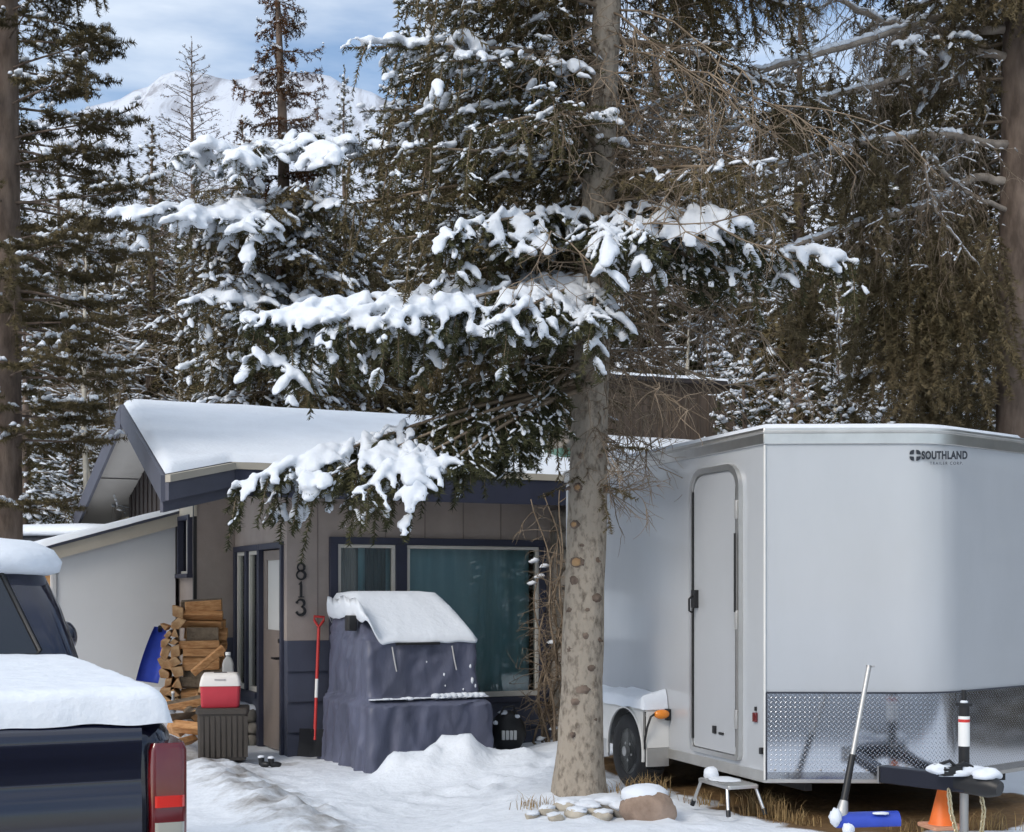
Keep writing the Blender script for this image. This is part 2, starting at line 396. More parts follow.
# mountains: ridge with snow slopes, bare rock and sparse forest
def build_mountain():
    nx, ny = 260, 70
    pts = [(-1200, 300), (-700, 315), (-470, 330), (-360, 335), (-300, 350), (-265, 360), (-240, 372), (-215, 362), (-180, 366), (-150, 372), (-120, 366), (-95, 352), (-60, 335), (0, 330), (120, 322), (260, 312), (420, 325), (800, 300), (1400, 290)]
    px_ = np.array([p[0] for p in pts]); pz_ = np.array([p[1] for p in pts])
    V = []
    for j in range(ny+1):
        v = j/ny
        for i in range(nx+1):
            x = -1300+2600*i/nx
            top = float(np.interp(x, px_, pz_))
            y = 430+570*v
            z = top*(v**1.25)
            n = mnoise.fractal(Vector((x*.006, v*3.5, 1)), .9, 2.0, 6)
            rdg = 1-abs(mnoise.fractal(Vector((x*.011, v*2.2, 5)), .8, 2.1, 5))
            gl = 1-abs(mnoise.fractal(Vector((x*.030+v*1.5, v*.9, 11)), .9, 2.1, 5))
            z += (14*n+16*(rdg-.75)+13*(gl-.8))*min(1, v*2)*(1-.4*v)
            V.append((x, y, z))
    for i in range(nx+1):
        x, y, z = V[ny*(nx+1)+i]; V.append((x, y+300, 0))
    nj = ny+1
    Fs = [(j*(nx+1)+i, j*(nx+1)+i+1, (j+1)*(nx+1)+i+1, (j+1)*(nx+1)+i) for j in range(nj) for i in range(nx)]
    me = bpy.data.meshes.new('mountain'); me.from_pydata(V, [], Fs); me.shade_smooth()
    m = bpy.data.materials.new('snowy_mountain'); m.use_nodes = True; t = m.node_tree; b = t.nodes['Principled BSDF']
    b.inputs['Roughness'].default_value = .85; b.inputs['Specular IOR Level'].default_value = .1
    tc_ = N(t, 'ShaderNodeTexCoord')
    mp_ = N(t, 'ShaderNodeMapping'); mp_.inputs['Scale'].default_value = (1, .22, .30); mp_.inputs['Rotation'].default_value = (0, 0, .35); t.links.new(tc_.outputs['Object'], mp_.inputs[0])
    n = N(t, 'ShaderNodeTexNoise'); n.inputs['Scale'].default_value = .045; n.inputs['Detail'].default_value = 12; n.inputs['Roughness'].default_value = .66; n.inputs['Distortion'].default_value = 1.2
    t.links.new(mp_.outputs[0], n.inputs['Vector'])
    r = N(t, 'ShaderNodeMapRange'); r.inputs[1].default_value = .50; r.inputs[2].default_value = .62; r.inputs[4].default_value = .75
    t.links.new(n.outputs[0], r.inputs[0])
    # thin forest that thickens towards the valley
    vo = N(t, 'ShaderNodeTexNoise'); vo.inputs['Scale'].default_value = .30; vo.inputs['Detail'].default_value = 5; vo.inputs['Roughness'].default_value = .7
    t.links.new(tc_.outputs['Object'], vo.inputs['Vector'])
    sz = N(t, 'ShaderNodeSeparateXYZ'); t.links.new(tc_.outputs['Object'], sz.inputs[0])
    zz = N(t, 'ShaderNodeMapRange'); zz.inputs[1].default_value = 340; zz.inputs[2].default_value = 150; zz.inputs[3].default_value = -.14; zz.inputs[4].default_value = .12; t.links.new(sz.outputs[2], zz.inputs[0])
    ad = N(t, 'ShaderNodeMath', operation='ADD'); t.links.new(vo.outputs[0], ad.inputs[0]); t.links.new(zz.outputs[0], ad.inputs[1])
    fr_ = N(t, 'ShaderNodeMapRange'); fr_.inputs[1].default_value = .50; fr_.inputs[2].default_value = .58; t.links.new(ad.outputs[0], fr_.inputs[0])
    x = N(t, 'ShaderNodeMix', data_type='RGBA'); x.inputs[6].default_value = (.58, .62, .70, 1); x.inputs[7].default_value = (.25, .25, .28, 1)  # distance haze is painted into the snow, rock and forest colours
    t.links.new(r.outputs[0], x.inputs[0])
    x2 = N(t, 'ShaderNodeMix', data_type='RGBA'); x2.inputs[7].default_value = (.17, .17, .17, 1)
    t.links.new(fr_.outputs[0], x2.inputs[0]); t.links.new(x.outputs[2], x2.inputs[6]); t.links.new(x2.outputs[2], b.inputs['Base Color'])
    me.materials.append(m)
    o = bpy.data.objects.new('mountain', me); col.objects.link(o); o['kind'] = 'structure'
build_mountain()

# ------------------------------------------------------------------ HOUSE
HA = R(25.0)
HO = Vector((-2.17, 13.5, 0.0))
def roofz(y):   # underside-top plane of the front/back slopes, local y
    return 2.78+.253*(y+.6) if y <= 3.23 else 3.749-.253*(y-3.23)
def build_house():
    h = thing('house', 'low taupe and navy bungalow with snow on its roof and the number 813', 'house', HO, HA)
    # --- upper walls
    w = MB()
    WX0, WX1, WZ0, WZ1 = .45, 2.74, .52, 2.07
    TOP = 2.72
    w.box(0, WX0, 0, .14, 1.13, TOP); w.box(WX0, WX1, 0, .14, WZ1, TOP); w.box(WX1, 7.2, 0, .14, 1.13, TOP)
    # return wall x 0..0.14
    w.box(0, .14, .14, 2.06, 2.08, TOP)
    w.box(0, .14, .96, 1.02, 0, 2.08); w.box(0, .14, 2.0, 2.06, 0, 2.08)
    # recessed wall
    w.box(-.42, 0, 2.06, 2.20, 1.10, 2.80)
    # side wall below the gable with window opening y 2.32-2.86
    w.box(-.42, -.28, 2.20, 2.30, 0, 2.55); w.box(-.42, -.28, 2.30, 2.84, 0, 1.83); w.box(-.42, -.28, 2.30, 2.84, 2.42, 2.55); w.box(-.42, -.28, 2.84, 6.2, 0, 2.55)
    w.box(-.28, 7.2, 6.06, 6.2, 0, 2.85); w.box(7.06, 7.2, .14, 6.06, 0, 2.72)
    w.build('wall', M['taupe'], h)
    # vertical board grooves
    gmat = pm('groove', (.20, .165, .15), .9)
    for x in (.30, 1.0, 1.42, 1.84, 2.26, 2.68, 3.1):
        MB().box(x, x+.012, -.004, -.0005, 2.145 if .42 < x < 2.77 else 1.14, 2.7).build('board_joint', gmat, h)
    # --- lower navy lap siding
    s = MB()
    def laps(x0, x1, z0, z1, n=4):
        for i in range(n):
            a = z0+(z1-z0)*i/n; b = z0+(z1-z0)*(i+1)/n
            s.add([(x0, -.035, a), (x1, -.035, a), (x1, -.012, b), (x0, -.012, b), (x0, .1, a), (x1, .1, a), (x1, .1, b), (x0, .1, b)],
                  [(0,1,2,3),(4,7,6,5),(0,4,5,1),(3,2,6,7),(0,3,7,4),(1,5,6,2)])
    laps(0, WX0, -.05, 1.13); laps(WX0, WX1, -.05, WZ0-.06, 2); laps(WX1, 7.2, -.05, 1.13)
    s.box(0, .13, 1.02, 2.0, -.05, .50)
    s.box(-.40, 0, 2.045, 2.18, -.05, 1.10)
    s.build('lower_siding', M['navy_siding'], h)
    # --- gable triangle
    gm = MB()
    poly = [(2.06, 2.55), (6.2, 2.55)]+[(y, roofz(y)-.12) for y in (6.2, 3.23, 2.06)]
    Mx = Matrix(((0, 0, 1, 0), (1, 0, 0, 0), (0, 1, 0, 0), (0, 0, 0, 1)))
    gm.prism(poly, -.43, -.28, 0, Mx)
    for i in range(14):
        y = 2.2+i*.29
        if y < 6.1: gm.box(-.448, -.4305, y, y+.05, 2.56, roofz(y)-.16)
    gm.build('gable_siding', M['darkwood'], h)
    bm_ = MB(); bm_.box(-.45, -.42, 2.04, 6.22, 2.42, 2.56); bm_.build('gable_beam', M['beige'], h)
    c = MB(); c.box(-.42, -.36, 6.2, 7.2, 1.6, 2.62); c.build('rear_porch_wall', M['beige'], h)
    # --- roof
    front = [(-1.43, -1.37), (-.68, -.60), (7.6, -.60), (7.6, 3.23), (-1.0, 3.23)]
    back = [(-1.0, 3.23), (7.6, 3.23), (7.6, 7.43), (-.95, 7.43)]
    def slab(mb, poly, dz0, dz1):
        n = len(poly)
        V = [(x, y, roofz(y)+dz0) for x, y in poly]+[(x, y, roofz(y)+dz1) for x, y in poly]
        mb.add(V, [tuple(range(n))[::-1], tuple(range(n, 2*n))]+[(i, (i+1) % n, n+(i+1) % n, n+i) for i in range(n)])
    rf = MB(); slab(rf, front, -.04, 0); slab(rf, back, -.04, 0); roof = rf.build('roof', M['greynavy'], h)
    so = MB(); slab(so, front, -.13, -.11); slab(so, [(x+(.002 if y < 3.3 else 0), y) for x, y in back], -.13, -.11); so.build('soffit', M['soffit'], h)
    jm = MB()
    jm.add([(-1.0, 5.4, roofz(5.4)-.136), (-.45, 5.4, roofz(5.4)-.136), (-.45, 5.43, roofz(5.43)-.136), (-1.0, 5.43, roofz(5.43)-.136)], [(0,1,2,3)])
    jm.build('soffit_joint', M['darkwood'], h)
    # flat soffit below the front eave
    # fascia boards: follow the polygon edges
    def board(mb, a, b, za, zb, hgt, th=.035, off=0.0):
        a = Vector(a); b = Vector(b); d = (b-a).normalized(); nrm = Vector((d.y, -d.x))
        p = [a+nrm*off, b+nrm*off, b+nrm*(off+th), a+nrm*(off+th)]
        zt = [za, zb, zb, za]
        V = [(q.x, q.y, z-hgt) for q, z in zip(p, zt)]+[(q.x, q.y, z) for q, z in zip(p, zt)]
        mb.add(V, [(3,2,1,0),(4,5,6,7),(0,1,5,4),(1,2,6,5),(2,3,7,6),(3,0,4,7)])
    e = [(-1.43, -1.37), (-.68, -.60), (7.6, -.60)]
    f1 = MB(); f2 = MB(); f3 = MB(); f4 = MB()
    board(f1, e[0], e[1], roofz(-1.37)-.07, roofz(-.6)-.07, .15)
    board(f4, e[1], e[2], roofz(-.6)-.07, roofz(-.6)-.07, .24)
    board(f2, e[0], e[1], roofz(-1.37)-.22, roofz(-.6)-.22, .10, .03, -.05)
    board(f3, e[0], e[1], roofz(-1.37)-.005, roofz(-.6)-.005, .062, .05)
    board(f3, e[1], e[2], roofz(-.6)-.005, roofz(-.6)-.005, .062, .05)
    # rakes
    board(f1, (-1.0, 3.23), (-1.43, -1.37), roofz(3.23)-.01, roofz(-1.37)-.01, .22)
    board(f1, (-.95, 7.43), (-1.0, 3.23), roofz(7.43)-.01, roofz(3.23)-.01, .26, .035, .004)
    f1.build('fascia', M['greynavy'], h); f4.build('fascia', M['navy_trim'], h)
    f2.build('lower_fascia', M['greynavy'], h); f3.build('drip_edge', M['beige'], h)
    # level soffit tying the front eave to the wall
    ls = MB()
    ls.add([(-.68, -.56, 2.49), (7.5, -.56, 2.49), (7.5, -.001, 2.52), (-.1, -.001, 2.52), (-.42, 2.05, 2.74), (-1.28, -1.15, 2.36)], [(0,1,2,3), (0,3,4,5)])
    ls.build('soffit', M['soffit'], h)
    # --- roof snow: thick soft sheet with a wavering edge
    def snow_sheet(u, v):
        y0e = -.62+.03*mnoise.noise(Vector((u*40, 0, 0)))
        x = -1.0+8.55*u
        # front boundary follows the flare
        fx = -1.40+.70*(u/.11) if u < .11 else x
        yb = (-1.38+.78*(u/.11)) if u < .11 else y0e
        xb = -1.43+.75*(u/.11) if u < .11 else -.68+8.23*((u-.11)/.89)
        xt = -1.0+8.55*u
        y = yb+(3.25-yb)*v; xx = xb+(xt-xb)*v
        edge = min(1, (v/.035))**.5
        eu = min(1, u/.012)**.5
        t = .065*edge*eu+.010*mnoise.fractal(Vector((xx*1.3, y*1.3, 4)), 1, 2, 4)*edge
        return (xx, y, roofz(y)+.004+max(0.0, t))
    sm = MB(); sm.grid(snow_sheet, 160, 60)
    def snow_back(u, v):
        xx = -.98+8.5*u; y = 3.25+4.15*v
        edge = min(1, ((1-v)/.04))**.5*min(1, u/.01)**.5
        return (xx, y, roofz(y)+.004+.065*edge)
    sm.grid(snow_back, 60, 30)
    so_ = sm.build('snow_layer', M['snow'], roof, smooth=180)
    # --- big window
    wf = MB(); t = .07
    wf.box(WX0-.03, WX1+.03, -.05, .05, WZ1, WZ1+.07); wf.box(WX0-.03, WX1+.03, -.05, .05, WZ0-.06, WZ0)
    wf.box(WX0-.03, WX0+.05, -.05, .05, WZ0, WZ1); wf.box(WX1-.05, WX1+.03, -.05, .05, WZ0, WZ1)
    MXc = 1.16
    wf.box(MXc-.06, MXc+.06, -.045, .05, WZ0, WZ1)
    win = wf.build('window', M['navy_trim'], h, bevel=.004)
    pf = MB()
    for x0, x1 in ((WX0+.05, MXc-.06), (MXc+.06, WX1-.05)):
        k = .035
        pf.box(x0, x1, -.03, .03, WZ1-k, WZ1-.001); pf.box(x0, x1, -.03, .03, WZ0+.001, WZ0+k+.02)
        pf.box(x0, x0+k, -.03, .03, WZ0+k+.02, WZ1-k); pf.box(x1-k, x1, -.03, .03, WZ0+k+.02, WZ1-k)
    pf.build('frame', M['frame_pale'], win, bevel=.003)
    gl = MB()
    gl.box(WX0+.085, MXc-.095, .0, .006, WZ0+.05, WZ1-.035); gl.box(MXc+.095, WX1-.085, .0, .006, WZ0+.05, WZ1-.035)
    gl.build('pane', M['glass'], win)
    cu = MB()
    def curt(u, v):
        x = WX0+.08+u*(WX1-WX0-.16)
        return (x, .17+.020*math.sin(x*23+.8*math.sin(x*5)), WZ0-.05+v*1.62)
    cu.grid(curt, 150, 2)
    cu.build('curtain', M['curtain'], win, smooth=180)
    pl = MB(); pl.grid(lambda u, v: (.56+u*.20, .135+.014*math.sin(u*30), WZ0+v*1.6), 30, 2); pl.grid(lambda u, v: (.84+u*.22, .135+.014*math.sin(u*33), WZ0+v*1.6), 30, 2)
    pl.build('curtain', pm('grey_curtain', (.15, .19, .20), .85, var=.1, vscale=4), win, smooth=180)
    ir = MB(); ir.box(.2, 3.0, 1.2, 1.25, 0, 2.4); ir.box(.2, 3.0, .2, 1.2, 0, .02); ir.build('room', M['interior'], h)
    # --- door and sidelights in the return wall
    df = MB()
    df.box(-.03, .10, .11, .17, 0, 2.09); df.box(-.03, .10, .95, 1.03, 0, 2.09); df.box(-.03, .10, .17, .95, 2.03, 2.09)
    df.box(-.03, .10, 1.96, 2.03, .50, 2.09); df.box(-.03, .10, 1.03, 1.96, 2.03, 2.09); df.box(-.05, .10, 1.03, 1.96, .50, .56)
    df.box(-.03, .10, 1.46, 1.54, .56, 2.03)
    df.build('door_frame', M['navy_trim'], h, bevel=.004)
    d = MB()
    d.box(.02, .065, .18, .94, .03, 1.22); d.box(.02, .065, .18, .30, 1.22, 2.02); d.box(.02, .065, .82, .94, 1.22, 2.02); d.box(.02, .065, .30, .82, 1.92, 2.02)
    door = d.build('door', pm('door_taupe', (.20, .165, .145), .5, var=.08, vscale=3), h, bevel=.003)
    dg = MB(); dg.box(.035, .045, .30, .82, 1.22, 1.92); dg.build('pane', pm('frosted_pane', (.62, .62, .60), .25), door)
    hd = MB(); hd.tube([(.02, .24, .95), (-.05, .24, .95)], .014); hd.tube([(-.05, .24, .95), (-.05, .36, .95)], .012); hd.box(.005, .0195, .21, .27, .86, 1.06)
    hd.tube([(.02, .24, 1.12), (-.02, .24, 1.12)], .022)
    hd.build('handle', M['black'], door, smooth=40)
    for a, b in ((1.03, 1.46), (1.54, 1.96)):
        sl = MB(); k = .03
        sl.box(.0, .07, a, a+k, .56, 2.03); sl.box(.0, .07, b-k, b, .56, 2.03); sl.box(.0, .07, a+k, b-k, 1.99, 2.03); sl.box(.0, .07, a+k, b-k, .56, .61)
        so2 = sl.build('sidelight', M['frame_pale'], h, bevel=.003)
        g2 = MB(); g2.box(.03, .036, a+k, b-k, .61, 1.99); g2.build('pane', M['glass'], so2)
        bl = MB(); bl.grid(lambda u, v: (.11+.006*math.sin(u*30), a+u*(b-a), .58+1.42*v), 30, 2); bl.build('blind', M['blind'], so2, smooth=180)
    # --- side window
    sw = MB(); sw.box(-.47, -.40, 2.27, 2.32, 1.80, 2.45); sw.box(-.47, -.40, 2.82, 2.87, 1.80, 2.45); sw.box(-.47, -.40, 2.32, 2.82, 2.40, 2.45); sw.box(-.49, -.40, 2.25, 2.89, 1.755, 1.80)
    s2 = sw.build('window', M['navy_trim'], h, bevel=.003)
    sp_ = MB(); sp_.box(-.40, -.392, 2.32, 2.82, 1.80, 2.40); sp_.build('pane', M['glass_dark'], s2)
    sf = MB(); sf.box(-.43, -.402, 2.5, 2.54, 1.80, 2.40); sf.box(-.43, -.402, 2.32, 2.5, 1.80, 1.83); sf.box(-.43, -.402, 2.54, 2.82, 1.80, 1.83); sf.build('frame', M['frame_pale'], s2)
    cb = MB(); cb.box(-.455, -.42, 2.055, 2.10, 0, 2.60); cb.build('corner_board', M['black'], h)
    # --- house number digits, brushed serif strokes
    def digit(strokes, cx, cz, H):
        mb = MB()
        for pts, wd in strokes:
            n = len(pts); L = []
            for i in range(n):
                a = Vector(pts[max(0, i-1)]); b = Vector(pts[min(n-1, i+1)]); t_ = (b-a).normalized(); nn = Vector((-t_.y, t_.x))
                w_ = (wd[i] if isinstance(wd, (list, tuple)) else wd)/2
                p = Vector(pts[i]); L.append((p+nn*w_, p-nn*w_))
            V = []
            for y in (-.022, -.006):
                for a, b in L: V += [(cx+a.x*H, y, cz+a.y*H), (cx+b.x*H, y, cz+b.y*H)]
            m = 2*n; fs = []
            for i in range(n-1):
                a = 2*i; fs += [(a, a+1, a+3, a+2), (m+a, m+a+2, m+a+3, m+a+1), (a, a+2, m+a+2, m+a), (a+1, m+a+1, m+a+3, a+3)]
            fs += [(0, m, m+1, 1), (2*n-2, 2*n-1, m+2*n-1, m+2*n-2)]
            mb.add(V, fs)
        mb.build('digit', pm('black_iron', (.010, .010, .012), .5) if 'black_iron' not in bpy.data.materials else bpy.data.materials['black_iron'], h)
    def arc(cx, cy, rx, ry, a0, a1, n=18): return [(cx+rx*math.cos(R(a0+(a1-a0)*i/n)), cy+ry*math.sin(R(a0+(a1-a0)*i/n))) for i in range(n+1)]
    def wv(n, a, b, ph=0): return [a+(b-a)*abs(math.sin(math.pi*i/n+ph)) for i in range(n+1)]
    HH = .165; cxn = .135
    digit([(arc(0, .24, .20, .22, 0, 360, 24), wv(24, .13, .07, 0)), (arc(0, -.22, .26, .25, 0, 360, 24), wv(24, .16, .07, 0))], cxn, 1.80, HH)
    digit([([(-.13, .28), (0, .44), (.01, .2), (.01, -.42)], [.05, .13, .14, .13]), ([(-.16, -.44), (.18, -.44)], .06)], cxn, 1.625, HH)
    digit([(arc(-.02, .22, .22, .22, 150, -80, 16), wv(16, .06, .15, 0)), (arc(-.03, -.22, .27, .25, 75, -150, 18), wv(18, .07, .17, 0)), (arc(-.24, .28, .05, .05, 0, 360, 10), .06), (arc(-.24, -.32, .05, .05, 0, 360, 10), .06)], cxn, 1.455, HH)
    # --- chimney (stone) with green flashing, rising through the front slope
    q = P(571, 440, 15.2); lq = Matrix.Rotation(-HA, 3, 'Z') @ (q-HO)
    ch = MB(); ch.box(lq.x-.22, lq.x+.22, lq.y-.2, lq.y+.2, 2.8, 3.86)
    rng = random.Random(4)
    for i in range(70):
        z = 2.9+.95*rng.random(); fce = rng.randrange(2); a = rng.uniform(-.19, .19); s_ = rng.uniform(.03, .07)
        if fce == 0: ch.blob((lq.x+a, lq.y-.2, z), (s_, .03, s_*.6), i, .2, 2, 8, 6)
        else: ch.blob((lq.x-.22, lq.y+a, z), (.03, s_, s_*.6), i, .2, 2, 8, 6)
    chm = ch.build('chimney', M['stone'], h)
    fl = MB(); fl.box(lq.x-.25, lq.x+.25, lq.y-.235, lq.y+.22, roofz(lq.y-.2)-.02, roofz(lq.y-.2)+.16); fl.build('flashing', M['green'], chm)
    cs = MB(); cs.blob((lq.x, lq.y, 3.88), (.25, .23, .07), 3, .1, 2, 20, 10, 0, None, -.02); cs.build('snow_cap', M['snow'], chm, smooth=180)
    # stone pier right of the window
    pr = MB()
    for i in range(12):
        for k in range(2):
            pr.blob((2.98+.20*k+rng.uniform(-.03, .03), -.16, .1+i*.205), (.13, .12, .11), i*2+k, .12, 1.5, 14, 10)
    pr.box(2.84, 3.30, -.12, 0.0, -.05, 2.45)
    pr.build('stone_pier', M['stone'], h)
build_house()

# ------------------------------------------------------------------ lean-to shed
def build_shed():
    O = HO+Matrix.Rotation(HA, 3, 'Z') @ Vector((-.47, 2.93, 0))
    s = thing('shed', 'white panelled lean-to shed with snowy sloping roof beside the house', 'shed', (O.x, O.y, 0), HA)
    W, D = 1.30, 2.4
    zl, zr = 1.98, 2.36
    M0 = Matrix(((1,0,0,0),(0,0,1,0),(0,1,0,0),(0,0,0,1)))
    w = MB(); w.prism([(-W, .3), (0, .3), (0, zr), (-W, zl)], 0, .06, 0, M0)
    w.box(-W, -W+.06, .06, D, .3, zl-.02); w.build('wall', M['offwhite'], s, bevel=.004)
    cb = MB(); cb.box(-W-.05, -W-.002, -.02, .08, .3, zl+.02); cb.build('corner_post', pm('grey_white_post', (.5, .5, .5), .6), s, bevel=.004)
    pb = MB(); pb.box(-W-.13, -W-.06, .05, .09, .3, 1.97); pb.build('plywood_edge', pm('plywood', (.50, .27, .11), .7, var=.2, vscale=9), s)
    k = (zr-zl)/W
    fa = MB(); x0, x1 = -W-.22, .05
    fa.prism([(x0, zl-.22*k-.02), (x1, zr+.05*k-.02), (x1, zr+.05*k+.12), (x0, zl-.22*k+.12)], -.09, -.05, 0, M0); fa.build('fascia', M['beige'], s)
    rf = MB(); rf.prism([(x0, zl-.22*k+.122), (x1, zr+.05*k+.122), (x1, zr+.05*k+.152), (x0, zl-.22*k+.152)], -.11, D, 0, M0); roof = rf.build('roof', M['greynavy'], s)
    def sn(u, v):
        x = x0-.03+u*(x1-x0+.03); y = -.13+v*(D+.1)
        e = min(1, u/.06)**.5*min(1, v/.03)**.5*min(1, (1-u)/.05)**.5
        return (x, y, zl+k*(x+W)+.154+.085*e*(1-.35*u)+.008*mnoise.noise(Vector((x*4, y*4, 0))))
    sm = MB(); sm.grid(sn, 60, 60); sm.build('snow_layer', M['snow'], roof, smooth=180)
build_shed()

# ------------------------------------------------------------------ brown building behind the trailer
def build_brown():
    a = P(600, 376, 17.5); b = P(735, 378, 18.2)
    t = thing('outbuilding', 'dark brown board outbuilding with thin snow along its flat roof behind the trailer', 'building', (a.x, a.y, 0), math.atan2(b.y-a.y, b.x-a.x))
    L = (Vector((b.x, b.y))-Vector((a.x, a.y))).length
    w = MB(); w.box(0, L, 0, 2.2, 0, a.z-.03)
    for i in range(14): w.box(i*L/14+.01, i*L/14+.03, -.012, -.0005, 0, a.z-.06)
    w.build('wall', M['brownwall'], t)
    r = MB(); r.box(-.06, L+.06, -.08, 2.3, a.z-.03, a.z+.02); rf = r.build('roof', M['darkwood'], t)
    s = MB(); s.grid(lambda u, v: (-.06+u*(L+.12), -.08+v*2.38, a.z+.022+.05*min(1, u*20, (1-u)*20, v*20)**.5+.012*mnoise.noise(Vector((u*9, v*6, 0)))), 40, 20); s.build('snow_layer', M['snow'], rf, smooth=180)
build_brown()

# ------------------------------------------------------------------ TRAILER
TA = R(19.5)
TG = .18
TO = Vector((1.554, 8.6, TG))
TR = Matrix.Translation(TO) @ Matrix.Rotation(TA, 4, 'Z')
def build_trailer():
    t = thing('cargo_trailer', 'white V-nose enclosed cargo trailer parked beside the spruce', 'trailer', TO, TA)
    W, L = 2.0, 3.30
    Z0, Z1 = .275, 2.36      # skin
    ap = (1.0, -.385)
    # plan outline with softened nose
    def nose(n=10, r=.20):
        a = Vector((0, 0)); b = Vector(ap); c = Vector((W, 0))
        p0 = b+(a-b).normalized()*r; p1 = b+(c-b).normalized()*r
        return [tuple(p0*(1-s)**2+b*2*s*(1-s)+p1*s*s) for s in [i/n for i in range(n+1)]]
    outline = [(0, 0)]+nose()+[(W, 0), (W, L), (0, L)]
    b = MB(); b.prism(outline, Z0, Z1); b.build('body', M['white_skin'], t, smooth=25)
    # roof cap: aluminium rail + crowned roof with a little snow
    def off(poly, d):
        n = len(poly); o = []
        for i in range(n):
            p0, p1, p2 = Vector(poly[i-1]), Vector(poly[i]), Vector(poly[(i+1) % n])
            n1 = (p1-p0).normalized(); n2 = (p2-p1).normalized()
            m_ = Vector((n1.y, -n1.x))+Vector((n2.y, -n2.x)); m_.normalize()
            c = max(.3, m_.dot(Vector((n1.y, -n1.x))))
            o.append(tuple(p1+m_*d/c))
        return o
    def ring(poly, z0, z1, d, mat, name, par=t, bev=.004, cap=False):
        po = off(poly, d); pi = off(poly, .0005) ; n = len(poly)
        V = [(x, y, z0) for x, y in po]+[(x, y, z1) for x, y in po]+[(x, y, z0) for x, y in pi]+[(x, y, z1) for x, y in pi]
        fs = []
        for i in range(n):
            j = (i+1) % n
            fs += [(i, j, n+j, n+i), (2*n+j, 2*n+i, 3*n+i, 3*n+j), (n+i, n+j, 3*n+j, 3*n+i), (j, i, 2*n+i, 2*n+j)]
        return MB().add(V, fs).build(name, mat, par, smooth=25, bevel=bev)
    ring(outline, Z1-.025, Z1+.075, .014, M['alu'], 'roof_rail')
    ring(outline, Z1+.040, Z1+.058, .022, M['alu_dull'], 'roof_rail')
    ring(outline, Z0-.02, Z0+.05, .006, M['alu_dull'], 'bottom_rail')
    rf = MB(); n = len(outline)
    cen = (1.0, 1.5)
    V = [(x, y, Z1+.07) for x, y in outline]+[(cen[0]+(x-cen[0])*.5, cen[1]+(y-cen[1])*.5, Z1+.10) for x, y in outline]+[(cen[0], cen[1], Z1+.11)]
    fs = [(i, (i+1) % n, n+(i+1) % n, n+i) for i in range(n)]+[(n+i, n+(i+1) % n, 2*n) for i in range(n)]
    rf.add(V, fs); roof = rf.build('roof', M['alu_dull'], t, smooth=60)
    s = MB()
    V = [(cen[0]+(x-cen[0])*k, cen[1]+(y-cen[1])*k, Z1+.075+z) for k, z in ((.97, .0), (.95, .035), (.6, .05), (.0, .06)) for x, y in outline]
    s.add(V, [(r_*n+i, r_*n+(i+1) % n, (r_+1)*n+(i+1) % n, (r_+1)*n+i) for r_ in range(3) for i in range(n)])
    s.build('snow_layer', M['snow'], roof, smooth=180)
    # panel seams and rivets on the front
    v = MB()
    # corner trim
    v.tube([(-.003, -.003, Z0), (-.003, -.003, Z1-.03)], .008, 8); v.build('corner_trim', M['white_paint'], t, smooth=60)
    # --- diamond plate wraps the nose
    zt = .81
    po = off(outline, .006); po = po[0:13]
    po[0] = (po[1][0]+(po[0][0]-po[1][0])*.985, po[1][1]+(po[0][1]-po[1][1])*.985)
    me = bpy.data.meshes.new('tread_plate'); V = []; F_ = []; acc = [0]
    for i in range(1, len(po)): acc.append(acc[-1]+math.dist(po[i], po[i-1]))
    pl2 = off(outline, .0008)[0:13]
    pl2[0] = (pl2[1][0]+(pl2[0][0]-pl2[1][0])*.985, pl2[1][1]+(pl2[0][1]-pl2[1][1])*.985)
    for (x, y), (xi, yi) in zip(po, pl2): V += [(x, y, Z0+.004), (x, y, zt), (xi, yi, zt)]
    for i in range(len(po)-1): a = 3*i; F_ += [(a, a+3, a+4, a+1), (a+1, a+4, a+5, a+2)]
    me.from_pydata(V, [], F_); uv = me.uv_layers.new(name='UVMap')
    for p_ in me.polygons:
        for li in p_.loop_indices:
            vi = me.loops[li].vertex_index; uv.data[li].uv = (acc[vi//3], V[vi][2])
    me.materials.append(M['diamond']); me.shade_smooth(); me.set_sharp_from_angle(angle=R(40))
    tp = bpy.data.objects.new('tread_plate', me); col.objects.link(tp); tp.parent = t
    ed = MB()
    po3 = off(outline, .009)[0:13]; po3[0] = (po3[1][0]+(po3[0][0]-po3[1][0])*.985, po3[1][1]+(po3[0][1]-po3[1][1])*.985)
    ed.tube([(x, y, zt) for x, y in po3], .006, 6); ed.tube([(po3[0][0], po3[0][1], Z0), (po3[0][0], po3[0][1], zt)], .006, 6)
    ed.build('plate_edging', pm('dark_edging', (.03, .035, .05), .5), tp)
    es = MB(); d_ = Vector((W, 0))-Vector(ap); d_.normalize(); q = Vector(ap)+d_*.06+Vector((d_.y, -d_.x))*-.02
    es.tube([(ap[0]+.0, ap[1]+.062, Z0), (ap[0]+.0, ap[1]+.062, zt)], .016, 8); es.build('nose_trim', M['alu'], tp, smooth=60)
    dd = Vector(ap).normalized(); nn = Vector((dd.y, -dd.x))
    for i in range(7):
        p = dd*(.06+.14*i)+nn*.008
        MB().blob((p.x, p.y, Z0+.06), (.007, .007, .007), i, 0, 1, 8, 6).build('rivet', M['steel'], tp, smooth=180)
    # --- side door
    DY0, DY1, DZ0, DZ1 = .33, .93, .39, 2.20
    def rrect(y0, y1, z0, z1, rt, rb, n=6):
        pts = []
        for cy, cz, r_, a0 in ((y1-rb, z0+rb, rb, -90), (y1-rt, z1-rt, rt, 0), (y0+rt, z1-rt, rt, 90), (y0+rb, z0+rb, rb, 180)):
            for i in range(n+1):
                a = R(a0+90*i/n); pts.append((cy+r_*math.cos(a), cz+r_*math.sin(a)))
        return pts
